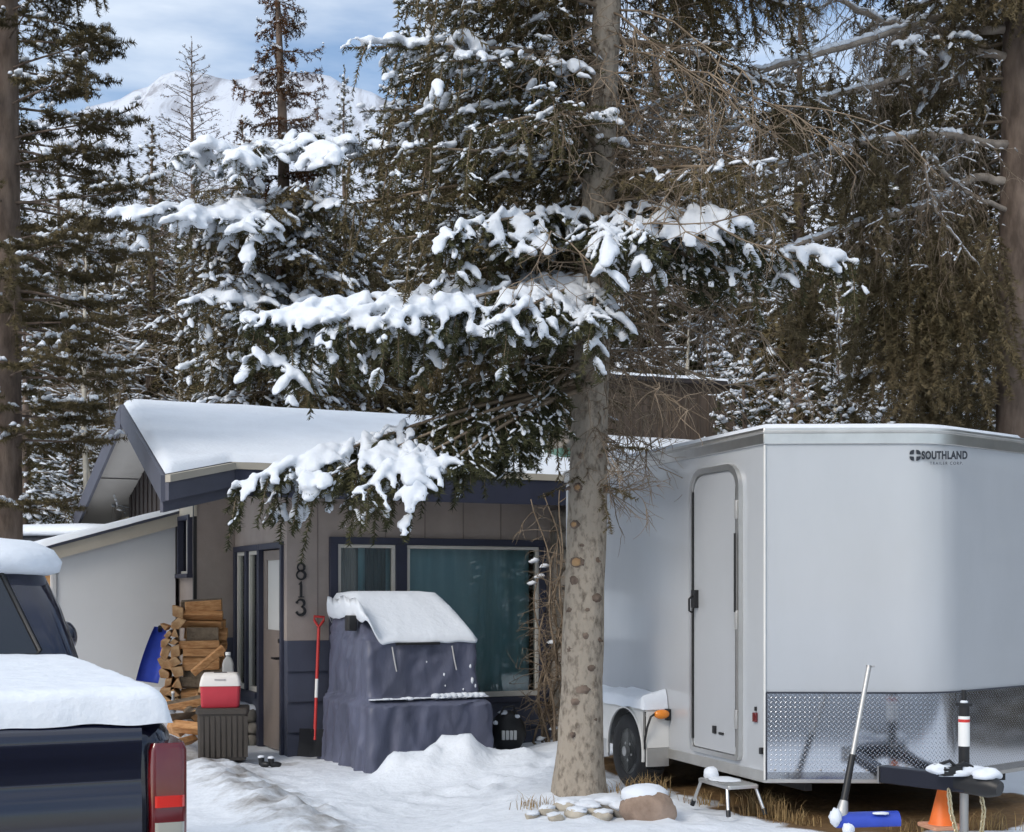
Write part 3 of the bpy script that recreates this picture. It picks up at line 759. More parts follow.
    Mp = Matrix(((0,0,-1,0),(1,0,0,0),(0,1,0,0),(0,0,0,1)))
    d = MB(); d.prism(rrect(DY0, DY1, DZ0, DZ1, .12, .03), .001, .016, 0, Mp); door = d.build('side_door', M['white_door'], t, smooth=30)
    fr = MB(); ro = rrect(DY0-.05, DY1+.035, DZ0-.035, DZ1+.05, .16, .05); ri = rrect(DY0-.012, DY1+.006, DZ0-.006, DZ1+.012, .13, .035)
    n_ = len(ro)
    V = [(-x, a, b_) for x in (.001, .030) for P_ in (ro, ri) for a, b_ in P_]
    fs = []
    for i in range(n_):
        j = (i+1) % n_
        fs += [(2*n_+i, 2*n_+j, 3*n_+j, 3*n_+i), (i, j, 2*n_+j, 2*n_+i), (n_+j, n_+i, 3*n_+i, 3*n_+j)]
    fr.add(V, fs); fr.build('frame', M['alu'], door, smooth=30)
    gs = MB(); gs.tube([(-.018, DY1-.004, DZ0+.05), (-.018, DY1-.004, DZ1-.1)], .006, 6); gs.tube([(-.018, DY0+.006, DZ0+.05), (-.018, DY0+.006, DZ1-.1)], .005, 6); gs.build('seal', M['black'], door)
    hd = MB(); hd.box(-.05, -.0165, DY1-.075, DY1-.025, 1.32, 1.44); hd.tube([(-.05, DY1-.05, 1.40), (-.075, DY1-.05, 1.38), (-.075, DY1-.05, 1.30), (-.05, DY1-.05, 1.29)], .008); hd.build('handle', M['black'], door, bevel=.004)
    for z in (.62, 1.25, 1.95):
        MB().box(-.045, -.0305, DY0-.045, DY0-.018, z-.06, z+.06).build('hinge', M['alu_dull'], door, bevel=.003)
    hb = MB(); hb.tube([(-.045, DY0-.03, 1.30), (-.045, DY0-.03, 1.80)], .008, 8); hb.build('lock_bar', M['black'], door)
    MB().box(-.028, -.0165, .60, .64, .50, .55).build('latch', M['black'], door); MB().box(-.024, -.0165, .50, .56, .50, .515).build('latch', M['black'], door)
    # --- little markers on the front of the side
    ml = MB(); ml.box(-.020, -.001, .085, .125, .62, .68); ml.build('marker_light', M['redlens'], t, bevel=.004)
    MB().box(-.012, -.001, .098, .112, .69, .715).build('marker_clip', M['black'], t)
    MB().box(-.025, -.001, .012, .035, .43, .47).build('latch_block', M['black'], t, bevel=.004)
    # --- fender
    FX = -.18; FY0, FY1 = 1.355, 2.50; FZ = .585
    WC, WR = 1.69, .275; WZ = .275
    # side sheet with wheel arch
    arch = [(WC+.31*math.cos(a), max(.20, WZ+.01+.31*math.sin(a))) for a in [R(-10+200*i/24) for i in range(25)]]
    outer = [(FY0+.0, .20), (FY0, FZ)] 
    fs_ = MB()
    top = [(WC+.31-(.62)*i/24, FZ) for i in range(25)]
    # front apron, rear apron and arch strip
    def sheet(pts_a, pts_b):
        V = [(FX, y, z) for y, z in pts_a]+[(FX, y, z) for y, z in pts_b]; k = len(pts_a)
        V += [(FX+.012, y, z) for _, y, z in V]
        F2 = []
        for i in range(k-1): F2 += [(i, i+1, k+i+1, k+i), (2*k+i, 3*k+i, 3*k+i+1, 2*k+i+1), (i, 2*k+i, 2*k+i+1, i+1)]
        fs_.add(V, F2)
    sheet(arch, top)
    fs_.box(FX+.014, -.001, FY0-.013, FY0-.001, .332, FZ)
    sheet([(WC+.31, .33), (FY1, .33)], [(WC+.31, FZ), (FY1, FZ)])
    fs_.box(FX, -.001, FY0, FY1, FZ+.001, FZ+.016)
    fs_.box(FX+.013, -.001, FY0, FY0+.012, .20, FZ); fs_.box(FX+.013, -.001, FY1-.012, FY1, .20, FZ)
    fen = fs_.build('fender', M['white_paint'], t, smooth=30)
    MB().box(FX+.014, -.001, FY0-.013, FY0-.001, .20, .329).build('apron', M['alu_dull'], fen); MB().box(FX, FX+.012, WC+.312, FY1-.002, .20, .329).build('apron', M['alu_dull'], fen)
    lip = MB(); lip.tube([(FX-.003, y, z) for y, z in arch], .010, 6); lip.build('arch_lip', M['white_paint'], fen, smooth=60)
    sn = MB()
    def fsn(u, v):
        y = FY0-.01+u*(FY1-FY0); x = -.005+(FX-.02)*v
        e = min(1, u/.04, (1-v)/.10)**.5
        z = .105+.03*math.sin(y*7+1)*.4+(.055*math.exp(-((u-.03)/.03)**2))
        return (x, y, FZ+.016+max(0, z*e*(1-.35*v))+.008*mnoise.noise(Vector((x*12, y*8, 0))))
    sn.grid(fsn, 70, 14); sn.build('snow_layer', M['snow'], fen, smooth=180)
    # --- wheels (near side and far side)
    for sx, xo in ((1, FX+.02), (-1, W-FX-.02)):
        Mw = Matrix.Translation((xo, WC, WZ)) @ Matrix.Rotation(R(90*sx), 4, 'Y')
        prof = [(.165, .0), (.185, -.012), (.215, -.018), (.245, -.012), (.265, .004), (WR, .03), (WR, .15), (.265, .175), (.20, .18)]
        root = MB().lathe([(.03, .1), (.17, .1), (.17, .12), (.03, .12)], 24, 0, Mw).build('wheel', M['rubber'], t, smooth=40)
        ty = MB(); ty.lathe(prof, 40, 0, Mw)
        for k in range(40):
            a = 2*math.pi*k/40
            ty.box(WR-.004, WR+.006, -.02, .006, .03, .15, 0, Mw @ Matrix.Rotation(a, 4, 'Z'))
        ty.build('tyre', M['rubber'], root, smooth=35)
        rm = MB(); rm.lathe([(.175, .0), (.17, .012), (.15, .03), (.10, .035), (.085, .015), (.04, .012), (.03, -.015), (.0, -.018)], 32, 0, Mw); rm.build('rim', pm('grey_steel_rim', (.22, .22, .21), .5, .5), root, smooth=30)
        hub = MB(); hub.lathe([(.038, .015), (.036, -.03), (.0, -.034)], 16, 0, Mw)
        for k in range(5):
            a = 2*math.pi*k/5; hub.lathe([(.011, .03), (.011, -.004), (0, -.006)], 8, 0, Mw @ Matrix.Translation((.065*math.cos(a), .065*math.sin(a), 0)))
        hub.build('hub', M['steel'], root, smooth=30)
    ax = MB(); ax.tube([(0, WC, WZ), (W, WC, WZ)], .035); ax.box(.25, .30, -.05, L, .20, .274); ax.box(W-.30, W-.25, -.05, L, .20, .274)
    ax.build('chassis', M['black'], t)
    # --- amber side lamp with its cable on the fender nose
    lm = MB(); lm.blob((-.075, FY0-.05, FZ-.015), (.060, .03, .034), 2, .06, 1.5, 14, 10); lm.build('side_lamp', M['amber'], t, smooth=60)
    MB().box(-.035, -.004, FY0-.055, FY0-.014, FZ-.06, FZ+.02).build('lamp_mount', M['black'], t, bevel=.004)
    cbm = MB(); cbm.tube([(-.125, FY0-.05, FZ-.01), (-.16, FY0-.055, FZ-.03), (-.185, FY0-.05, FZ-.10), (FX-.01, FY0-.02, FZ-.20), (FX+.004, FY0+.01, FZ-.26)], .008, 6); cbm.build('lamp_cable', M['black'], t, smooth=60)
    # --- tongue: A-frame, coupler, jack, chains
    inv = TR.inverted()
    def lp(px, py, Y): return inv @ P(px, py, Y)
    tg = MB()
    a = lp(884, 774, 8.12); b = lp(968, 776, 7.72); c = lp(990, 778, 7.62)
    zc = a.z; hh = .048
    def beam(mb, p, q, w=.045, h=hh):
        d_ = Vector((q.x-p.x, q.y-p.y, 0)).normalized(); nn_ = Vector((d_.y, -d_.x, 0))
        V = []
        for pt in (p, q):
            for sgn in (-1, 1):
                for z in (-h, h): V.append(pt+nn_*w*sgn+Vector((0, 0, z)))
        mb.add(V, [(0,1,3,2),(4,6,7,5),(0,4,5,1),(2,3,7,6),(1,5,7,3),(0,2,6,4)])
    beam(tg, Vector((a.x, a.y, zc)), Vector((b.x, b.y, zc)))
    bb = Vector((b.x, b.y, zc)); cc_ = Vector((c.x, c.y, zc))
    # mirror beam to the right of the nose, and legs back below the floor
    beam(tg, Vector((a.x+.05, a.y+.03, zc-.0)), Vector((1.02, .3, .225)), .035, .03)
    beam(tg, Vector((1.62, -.05, .235)), Vector((b.x+.03, b.y+.05, zc-.02)), .04, .04)
    tng = tg.build('tongue', pm('navy_black_steel', (.018, .020, .032), .45, .3), t, bevel=.006)
    MB().box(-.047, .047, -.004, .004, -.05, .05, 0, Matrix.Translation((a.x-.006, a.y+.004, zc)) @ Matrix.Rotation(math.atan2(b.y-a.y, b.x-a.x)+R(90), 4, 'Z')).build('end_cap', M['steel'], tng)
    cp = MB(); cdir = (cc_-bb).normalized()
    cp.tube([bb-cdir*.06+Vector((0, 0, .0)), bb+cdir*.05, cc_+Vector((0, 0, .0)), cc_+cdir*.06+Vector((0, 0, -.01))], [.055, .06, .065, .04], 12); cp.build('coupler', M['black'], tng, smooth=50)
    lv = MB(); lv.tube([bb+Vector((-.12, 0, .085)), bb+Vector((-.03, 0, .11)), bb+Vector((.05, .0, .075))], [.012, .016, .014]); lv.tube([bb+Vector((-.20, .03, .10)), bb+Vector((-.12, 0, .13)), bb+Vector((-.06, -.01, .075))], .010); lv.box(bb.x-.17, bb.x-.05, bb.y-.02, bb.y+.04, zc+.05, zc+.10); lv.build('coupler_lever', M['black'], tng, smooth=40)
    sw = MB(); sw.blob(bb+Vector((.0, .02, .055)), (.16, .06, .045), 5, .25, 2.5, 24, 12, 0, None, -.01); sw.blob(cc_+Vector((-.01, .01, .06)), (.085, .06, .04), 6, .2, 2, 20, 10, 0, None, -.02); sw.blob(bb+Vector((-.16, .03, .085)), (.08, .05, .03), 8, .25, 2.5, 18, 10)
    sw.build('snow_lump', M['snow'], tng, smooth=180)
    j = lp(964, 740, 7.80); jx, jy = j.x, j.y
    zp = lambda y: CAM_Z+(HOR-y)/F*7.80-TG
    jk = MB(); jk.tube([(jx, jy, zp(772)), (jx, jy, zp(705))], .030, 16); jk.tube([(jx, jy, zp(705)), (jx, jy, zp(690))], .014, 10); jk.box(jx-.03, jx+.03, jy-.03, jy+.03, zp(706), zp(703))
    jack = jk.build('jack', M['black'], t, smooth=40)
    st = MB(); st.tube([(jx, jy, zp(746)), (jx, jy, zp(716))], .0315, 16, cap=False); st.build('sticker', M['label_white'], jack, smooth=60)
    sr = MB(); sr.tube([(jx, jy, zp(722)), (jx, jy, zp(719))], .032, 16, cap=False); sr.build('sticker', M['red'], jack, smooth=60)
    jt = MB(); jt.tube([(jx, jy, -.03), (jx, jy, zp(772))], .024, 14); jt.lathe([(.075, .0), (.07, .015), (.03, .02)], 20, 0, Matrix.Translation((jx, jy, -.035))); jt.build('jack_leg', M['steel'], jack, smooth=40)
    jc = MB(); jc.blob((jx+.0, jy, zp(702)), (.022, .022, .012), 2, .1, 2, 12, 8); jc.build('snow_lump', M['snow'], jack, smooth=180)
    for sx in (-.13, .10):
        cm = MB()
        pts = [Vector((jx+sx*.9, jy-.02, zc-.04)), Vector((jx+sx*.95, jy-.05, zc-.16)), Vector((jx+sx*.7, jy-.06, zc-.28)), Vector((jx+sx*.45, jy-.07, .02))]
        seg = []
        for i in range(3):
            for k in range(6): seg.append(pts[i].lerp(pts[i+1], k/6))
        for k, p in enumerate(seg[:-1]):
            q_ = seg[k+1]; dirv = (q_-p).normalized(); sd_ = dirv.cross(Vector((0, 1, 0))).normalized() if k % 2 else Vector((0, 1, 0))
            loop = [p+(q_-p)*.5+dirv*.021*math.cos(a_)+sd_*.012*math.sin(a_) for a_ in [2*math.pi*i_/8 for i_ in range(9)]]
            cm.tube(loop, .0045, 5, cap=False)
        cm.build('safety_chain', M['chain'], tng, smooth=60)
    # --- lettering near the top of the nose
    dl = Vector(ap).normalized(); ang = math.atan2(dl.y, dl.x)
    def text(body, size, s_, z, wx=1.0, bold=.0, spacing=1.0, m=None):
        cu = bpy.data.curves.new('txt', 'FONT'); cu.body = body; cu.size = size; cu.extrude = .0012; cu.offset = bold; cu.space_character = spacing
        tmp = bpy.data.objects.new('txt', cu); col.objects.link(tmp)
        dg = bpy.context.evaluated_depsgraph_get(); me_ = bpy.data.meshes.new_from_object(tmp.evaluated_get(dg))
        bpy.data.objects.remove(tmp); me_.materials.clear(); me_.materials.append(m or M['black'])
        o = bpy.data.objects.new('lettering', me_); col.objects.link(o); o.parent = t
        p = dl*s_+Vector((dl.y, -dl.x))*.004
        o.location = (p.x, p.y, z); o.rotation_euler = (R(90), 0, ang); o.scale = (wx, 1, 1)
        return o
    ltr = pm('lettering_black', (.02, .024, .032), .4)
    zl = CAM_Z+(HOR-457.0)/F*8.45-TG
    s0 = .975-.16
    # the word runs from px 921 to 966, the emblem from 909 to 919
    sL = (921-765)/163.5
    wtx = text('SOUTHLAND', .066, sL, zl, 1.0, .0030, 1.10, ltr)
    wd = max(v.co.x for v in wtx.data.vertices); wtx.scale = (((966.5-921)/163.5)/wd, 1, 1)
    w2 = text('TRAILER CORP.', .026, sL+.05, zl-.036, 1.0, .0, 1.35, ltr)
    wd = max(v.co.x for v in w2.data.vertices); w2.scale = (.20/wd, 1, 1)
    # emblem: a rounded lozenge with a four-point star left open
    em = MB(); R0 = .036; ctr = (914.5-765)/163.5
    Me = Matrix.Translation((dl.x*ctr+dl.y*.004, dl.y*ctr-dl.x*.004, zl+.022)) @ Matrix.Rotation(ang, 4, 'Z') @ Matrix.Rotation(R(90), 4, 'X')
    for k in range(4):
        a0 = R(90*k)
        pts = [(R0*(1-.06*math.cos(4*x))*math.cos(x), R0*(1-.06*math.cos(4*x))*math.sin(x)) for x in [a0+R(9)+R(72)*i/8 for i in range(9)]]
        c45 = a0+R(45)
        em.prism([(.011*math.cos(c45), .011*math.sin(c45))]+pts, 0, .0012, 0, Me)
    em.build('emblem', ltr, t)
    return t
trl = build_trailer()

# ------------------------------------------------------------------ PICKUP
def rrect2(x0, x1, y0, y1, r, n=5):
    pts = []
    for cx, cy, a0 in ((x1-r, y0+r, -90), (x1-r, y1-r, 0), (x0+r, y1-r, 90), (x0+r, y0+r, 180)):
        for i in range(n+1):
            a = R(a0+90*i/n); pts.append((cx+r*math.cos(a), cy+r*math.sin(a)))
    return pts
def loft(mb, rings, m=0, cap=True, M_=None):
    n = len(rings[0]); V = [p for r_ in rings for p in r_]
    fs = [(i*n+j, i*n+(j+1) % n, (i+1)*n+(j+1) % n, (i+1)*n+j) for i in range(len(rings)-1) for j in range(n)]
    if cap: fs += [tuple(range(n))[::-1], tuple(range((len(rings)-1)*n, len(rings)*n))]
    return mb.add(V, fs, m, M_)
def build_truck():
    A = R(23.6); hw = .95
    corner = Vector((-.795, 3.40, 0)); rt = Vector((math.cos(A), math.sin(A), 0))
    O = corner-rt*hw
    t = thing('pickup_truck', 'dark navy pickup truck with thick snow on its bed cover and cab roof', 'pickup truck', O, A)
    # bed + lower body: side profile lofted across
    ZT = 1.305
    b = MB()
    rings = []
    for z, i_, y0 in ((.42, .06, .06), (.50, .02, .01), (.80, 0, .0), (1.10, .0, .0), (1.22, .008, .004), (1.27, .02, .012), (ZT-.012, .035, .022), (ZT, .05, .035)):
        rings.append([(x, y, z) for x, y in rrect2(-hw+i_, hw-i_, y0, 5.35, .10)])
    loft(b, rings); body = b.build('body', M['truckblue'], t, smooth=40)
    # wheel arches + wheels
    for sx in (-1, 1):
        for wy in (1.02, 4.55):
            Mw = Matrix.Translation((sx*(hw-.03), wy, .38)) @ Matrix.Rotation(R(-90*sx), 4, 'Y')
            w = MB().lathe([(.05, .1), (.22, .1), (.22, .14), (.05, .14)], 20, 0, Mw).build('wheel', M['rubber'], t)
            MB().lathe([(.22, .0), (.30, -.03), (.36, -.02), (.39, .02), (.39, .2), (.30, .24)], 36, 0, Mw).build('tyre', M['rubber'], w, smooth=35)
            MB().lathe([(.23, .0), (.21, .03), (.10, .01), (.06, -.02), (0, -.02)], 28, 0, Mw).build('rim', M['steel'], w, smooth=35)
            MB().tube([(sx*(hw+.006), wy+.44*math.cos(R(a)), .40+.44*math.sin(R(a))) for a in range(0, 181, 12)], .03, 6).build('wheel_arch', M['truckblue'], t, smooth=50)
    # tailgate with a pressed upper ledge
    tg = MB()
    prof = [(-.012, .52), (-.022, .56), (-.026, .80), (-.026, 1.10), (-.018, 1.135), (-.010, 1.16), (-.012, 1.20), (-.022, 1.235), (-.026, 1.265), (-.020, 1.288), (.0, 1.300), (.04, 1.304)]
    def tgf(u, v):
        k = v*(len(prof)-1); i = min(int(k), len(prof)-2); f_ = k-i
        y = prof[i][0]*(1-f_)+prof[i+1][0]*f_; z = prof[i][1]*(1-f_)+prof[i+1][1]*f_
        x = -(hw-.105)+2*(hw-.105)*u
        return (x, y-.012*(1-(2*u-1)**2), z)
    tg.grid(tgf, 24, 33)
    gate = tg.build('tailgate', M['truckblue'], t, smooth=50)
    hn = MB(); hn.box(-.13, .13, -.06, -.038, 1.00, 1.09); hn.build('handle', M['black'], gate, bevel=.008)
    bp = MB(); loft(bp, [[(x, y, z) for x, y in rrect2(-hw+.02, hw-.02, -.14, .05, .05)] for z in (.44, .46, .62, .64)]); bp.build('bumper', M['steel'], t, smooth=35)
    # tail lights
    for sx in (-1, 1):
        l = MB(); x0, x1 = hw-.088, hw+.004
        rings = []
        for z, i_ in ((.80, .006), (.815, 0), (1.235, 0), (1.252, .006)):
            rings.append([(sx*x, y, z) for x, y in rrect2(x0+i_, x1-i_, -.022+i_, .19-i_, .018)])
        loft(l, rings); li = l.build('taillight', M['redlens'], t, smooth=35)
        for z0, z1, mm in ((1.098, 1.126, M['brightred']), (.93, 1.062, M['clearlens'])):
            q = MB(); loft(q, [[(sx*x, y, z) for x, y in rrect2(x0+.010, x1-.006, -.026, .05, .014)] for z in (z0, z1)]); q.build('lens', mm, li, smooth=35)
    # bed cover and its snow
    cv = MB(); loft(cv, [[(x, y, z) for x, y in rrect2(-hw+.05, hw-.05, .03, 1.97, .06)] for z in (ZT+.001, ZT+.022)]); cover = cv.build('bed_cover', M['black'], t, smooth=40)
    def bs(u, v):
        x = (-hw+.028)+(2*hw-.056)*u; y = -.012+1.98*v
        ex = min(1, u/.03, (1-u)/.03); ey = min(1, v/.035, 1.0)
        e = max(0, 1-(1-ex)**2.6)**.55*max(0, 1-(1-ey)**2.6)**.55
        # soften the corner
        n = .006*mnoise.fractal(Vector((x*2.5, y*2.5, 1)), 1, 2, 4)+.003*mnoise.noise(Vector((x*16, y*16, 2)))
        w_ = .010*mnoise.noise(Vector((x*9, y*3, 7)))*(1 if v < .02 else 0)
        return (x, y+w_*1.2, ZT-.005+.085*e+n*e+(w_ if v < .02 else 0))
    s = MB(); s.grid(bs, 160, 120); s.build('snow_layer', M['snow'], cover, smooth=180)
    # cab
    c = MB(); R_ = []
    for z, x_, y0, y1, r_ in ((1.28, .945, 2.0, 3.95, .10), (1.36, .940, 2.01, 3.92, .10), (1.55, .880, 2.06, 3.62, .10), (1.70, .815, 2.11, 3.36, .12), (1.755, .76, 2.17, 3.24, .14), (1.775, .66, 2.28, 3.10, .16)):
        R_.append([(x, y, z) for x, y in rrect2(-x_, x_, y0, y1, r_, 6)])
    loft(c, R_); cab = c.build('cab', M['truckblue'], t, smooth=50)
    g = MB()
    zl, zu = 1.375, 1.715
    def back(z): return 2.01+(z-1.36)*.295-.006
    V = []; pl = []
    for z, hx in ((zl, .775), (zl+.02, .79), (zu-.04, .665), (zu-.015, .64), (zu, .60)):
        pl.append((hx, z))
    poly = [(-x, z) for x, z in pl]+[(x, z) for x, z in pl[::-1]]
    n = len(poly)
    V = [(x, back(z), z) for x, z in poly]+[(x, back(z)+.02, z) for x, z in poly]
    g.add(V, [tuple(range(n))]+[(i, n+i, n+(i+1) % n, (i+1) % n) for i in range(n)])
    g.build('rear_window', pm('dark_rear_glass', (.008, .009, .011), .04, coat=1.0), cab)
    fr = MB(); fr.tube([(x, back(z)-.002, z) for x, z in poly+poly[:1]], .010, 6); fr.build('window_seal', M['black'], cab, smooth=60)
    for sx in (-1, 1):
        sg = MB(); pts = [(sx*(.940-(z-1.36)*.37+.004), y, z) for y, z in ((2.16, 1.39), (2.90, 1.39), (2.90, 1.67), (2.25, 1.67))]; sg.add(pts, [(0,1,2,3)])
        pts = [(sx*(.940-(z-1.36)*.37+.004), y, z) for y, z in ((2.96, 1.39), (3.70, 1.39), (3.38, 1.67), (2.96, 1.67))]; sg.add(pts, [(0,1,2,3)])
        sg.build('side_window', M['black'], cab)
        mr = MB(); mr.blob((sx*1.02, 3.42, 1.40), (.06, .05, .075), 1, .04, 1, 18, 12); mr.tube([(sx*.90, 3.52, 1.36), (sx*1.0, 3.43, 1.39)], .022, 8); mr.build('mirror', M['truckblue'], t, smooth=180)
    sm = MB(); SR = []
    for z, x_, y0, y1, r_ in ((1.675, .84, 2.13, 3.36, .12), (1.690, .875, 2.06, 3.40, .16), (1.730, .885, 2.03, 3.42, .20), (1.775, .865, 2.04, 3.40, .25), (1.807, .80, 2.10, 3.34, .28), (1.828, .66, 2.22, 3.22, .30), (1.840, .48, 2.42, 3.02, .30), (1.843, .2, 2.6, 2.85, .1)):
        SR.append([(x*(1+.012*mnoise.noise(Vector((x*5, y*5, z*9)))), y+.012*mnoise.noise(Vector((x*6, y*6, 3))), z+.010*mnoise.noise(Vector((x*7, y*4, 5)))) for x, y in rrect2(-x_, x_, y0, y1, r_, 9)])
    loft(sm, SR); sm.build('snow_cap', M['snow'], cab, smooth=180)
    # hood
    hd = MB(); loft(hd, [[(x, y, z) for x, y in rrect2(-.88+i_, .88-i_, 3.85, 5.3-i_, .15)] for z, i_ in ((ZT-.15, 0), (1.25, .01), (1.30, .05), (1.31, .12))]); hd.build('hood', M['truckblue'], t, smooth=40)
build_truck()

# ------------------------------------------------------------------ snow-covered car behind the shed
def build_car():
    O = P(30, 528, 18.5); z0 = ground_h(O.x, O.y)
    zt = O.z
    t = thing('parked_car', 'dark parked car under snow, seen over the pickup roof beside the shed', 'car', (O.x, O.y, zt-1.62), R(70))
    b = MB(); loft(b, [[(x, y, z) for x, y in rrect2(-.9+i_, .9-i_, -2.2+j_, 2.2-j_, .3)] for z, i_, j_ in ((.35, .05, .05), (.5, 0, 0), (.85, 0, 0), (.98, .05, .05))]); body = b.build('body', M['carpaint'], t, smooth=40)
    c = MB(); loft(c, [[(x, y, z) for x, y in rrect2(-.82+i_, .82-i_, -1.9+j_, 1.1-k_, .2)] for z, i_, j_, k_ in ((.97, 0, 0, 0), (1.15, .05, .08, .2), (1.45, .16, .22, .55), (1.52, .22, .3, .65))]); cab = c.build('cabin', M['carpaint'], t, smooth=40)
    w = MB()
    for sx in (-1, 1): w.add([(sx*.815, -1.6, 1.05), (sx*.815, .75, 1.05), (sx*.70, .45, 1.42), (sx*.70, -1.5, 1.42)], [(0,1,2,3)])
    w.add([(-.6, -1.84, 1.08), (.6, -1.84, 1.08), (.5, -1.69, 1.42), (-.5, -1.69, 1.42)], [(0,1,2,3)])
    w.build('window', M['black'], cab)
    s = MB(); loft(s, [[(x*(1+.02*mnoise.noise(Vector((x*3, y*3, z)))), y, z+.015*mnoise.noise(Vector((x*4, y*4, 0)))) for x, y in rrect2(-.70+i_, .70-i_, -1.65+i_, .48-i_, .25, 8)] for z, i_ in ((1.49, .04), (1.52, -.03), (1.58, .0), (1.62, .10), (1.64, .28))]); s.build('snow_cap', M['snow'], cab, smooth=180)
    h = MB(); loft(h, [[(x, y, z+.02*mnoise.noise(Vector((x*3, y*3, 2)))) for x, y in rrect2(-.8+i_, .8-i_, 1.05+i_, 2.15-i_, .25, 6)] for z, i_ in ((.98, 0), (1.04, .02), (1.08, .12))]); h.build('snow_cap', M['snow'], body, smooth=180)
    for sx in (-1, 1):
        for wy in (-1.4, 1.35):
            Mw = Matrix.Translation((sx*.88, wy, .33)) @ Matrix.Rotation(R(-90*sx), 4, 'Y')
            MB().lathe([(0, 0), (.2, -.01), (.30, -.02), (.33, .02), (.33, .2)], 24, 0, Mw).build('wheel', M['rubber'], t, smooth=40)
build_car()

# ------------------------------------------------------------------ covered machine
def build_cover():
    A = R(25); O = Vector((-1.244, 12.2, -.01))
    t = thing('covered_machine', 'yard machine under a creased navy tarp with thick snow on its sloping top', 'covered machine', O, A)
    W, D, H = 1.20, 1.48, 1.60
    def dims(z):
        if z < .60: y0 = .0
        elif z < .68: y0 = .20*sstep(.60, .68, z)
        elif z < 1.17: y0 = .20+.06*(z-.68)/.49
        else: y0 = .26+.62*((z-1.17)/(H-1.17))**.95
        y1 = D-.10*(z/H)
        x0 = .0+.015*z+(.055 if z > .68 else .055*sstep(.58, .68, z)); x1 = W-.02*z-(.05 if z > .68 else .05*sstep(.58, .68, z))
        if z > 1.17:
            k = (z-1.17)/(H-1.17); x0 += .045*k; x1 -= .13*k
        return x0, x1, y0, y1
    def sec(z, out=0.0, fold=1.0, n=260):
        x0, x1, y0, y1 = dims(z); x0 -= out; x1 += out; y0 -= out; y1 += out*.5
        r = .05+.05*max(0, (z-1.2)/.4); r = min(r, (y1-y0)/2-.01)
        base = rrect2(x0, x1, y0, y1, r, 6)
        # resample by length
        L = [0]; m = len(base)
        for i in range(m): L.append(L[-1]+math.dist(base[i], base[(i+1) % m]))
        o = []
        cx, cy = (x0+x1)/2, (y0+y1)/2
        for k in range(n):
            s = L[-1]*k/n; i = 0
            while L[i+1] < s: i += 1
            f_ = (s-L[i])/max(1e-9, L[i+1]-L[i]); a = base[i]; b = base[(i+1) % m]
            x = a[0]+(b[0]-a[0])*f_; y = a[1]+(b[1]-a[1])*f_
            amp = fold*(.008+.040*max(0, 1-z/.80)+.014*math.exp(-((z-1.05)/.2)**2))
            w = mnoise.fractal(Vector((s*3.2, z*.55, 4.0)), .8, 2.0, 3)*1.25+.35*math.sin(s*21+3*math.sin(z*2.5+s))
            cr = .014*fold*mnoise.noise(Vector((s*9+z*3, z*7-s*2, 8)))
            rdg = (1-abs(mnoise.noise(Vector((s*2.6+z*1.3, z*1.1-s*.7, 21)))))**5; rd2 = (1-abs(mnoise.noise(Vector((s*4.5-z*3.2, z*3+s, 33)))))**7
            cr += fold*(.022*rdg*(.4+max(0, 1-z/1.1))+.014*rd2-.012)
            dx, dy = x-cx, y-cy; d = math.hypot(dx, dy)
            q = (amp*w+cr)/max(d, .2)
            o.append((x+dx*q, y+dy*q, z))
        return o
    zs = [-.02, .05, .12, .2, .28, .36, .44, .52, .57, .60, .62, .64, .66, .68, .72, .8, .88, .96, 1.02, 1.08, 1.12, 1.15, 1.17, 1.19, 1.24, 1.30, 1.38, 1.46, 1.53, 1.57, 1.59]
    zs = sorted(set(zs+[(a+b)/2 for a, b in zip(zs, zs[1:])]))
    mb = MB(); rings = []
    for z in zs:
        s_ = sec(z)
        if z < .1: s_ = [(x, y, zz+.035*mnoise.noise(Vector((x*5, y*5, 1)))) for x, y, zz in s_]
        rings.append(s_)
    loft(mb, rings, cap=False)
    n = len(rings[0]); mb.f.append(tuple(range((len(rings)-1)*n, len(rings)*n))); mb.m.append(0)
    cov = mb.build('tarp', M['tarp'], t, smooth=60)
    # snow on top
    sm = MB(); zz = [1.150, 1.150, 1.175, 1.24, 1.32, 1.40, 1.48, 1.55, 1.60, 1.635]
    oo = [.002, .014, .026, .034, .040, .042, .04, .03, .0, -.12]
    rg = []
    for i, (z, o_) in enumerate(zip(zz, oo)):
        rr = []
        for x, y, z_ in sec(min(z, 1.585), o_, .3):
            # the left flank sheds its snow, so the edge climbs there
            side = sstep(.22, .02, x)
            up = .34*side*(1 if z < 1.40 else .25) if i < 6 else .0
            rgd = .02*mnoise.noise(Vector((x*7, y*7, 3)))
            zr_ = (z-.01 if z > 1.6 else z)+up*(.75+.18*mnoise.noise(Vector((y*4, x, 0))))+rgd*(1.2 if i < 3 else .5)
            rr.append((x, y, min(zr_, 1.62)))
        rg.append(rr)
    loft(sm, rg, cap=False); sm.f.append(tuple(range((len(rg)-1)*n, len(rg)*n))); sm.m.append(0)
    sm.build('snow_cap', M['snow'], cov, smooth=180)
    # ledge snow, a band of small heaps
    ls = MB(); rng = random.Random(3)
    for i in range(26):
        x = .07+i*.043; k = max(.05, .1+1.3*mnoise.noise(Vector((i*.45, 1, 1))))
        ls.blob((x, .10+.03*rng.random(), .662), (.040, .055, .020*k+.004), i, .2, 3, 10, 7)
    for i in range(9):
        x = .68+i*.055; ls.blob((x, .13, .672), (.05, .06, .018+.012*rng.random()), i+40, .2, 3, 12, 8)
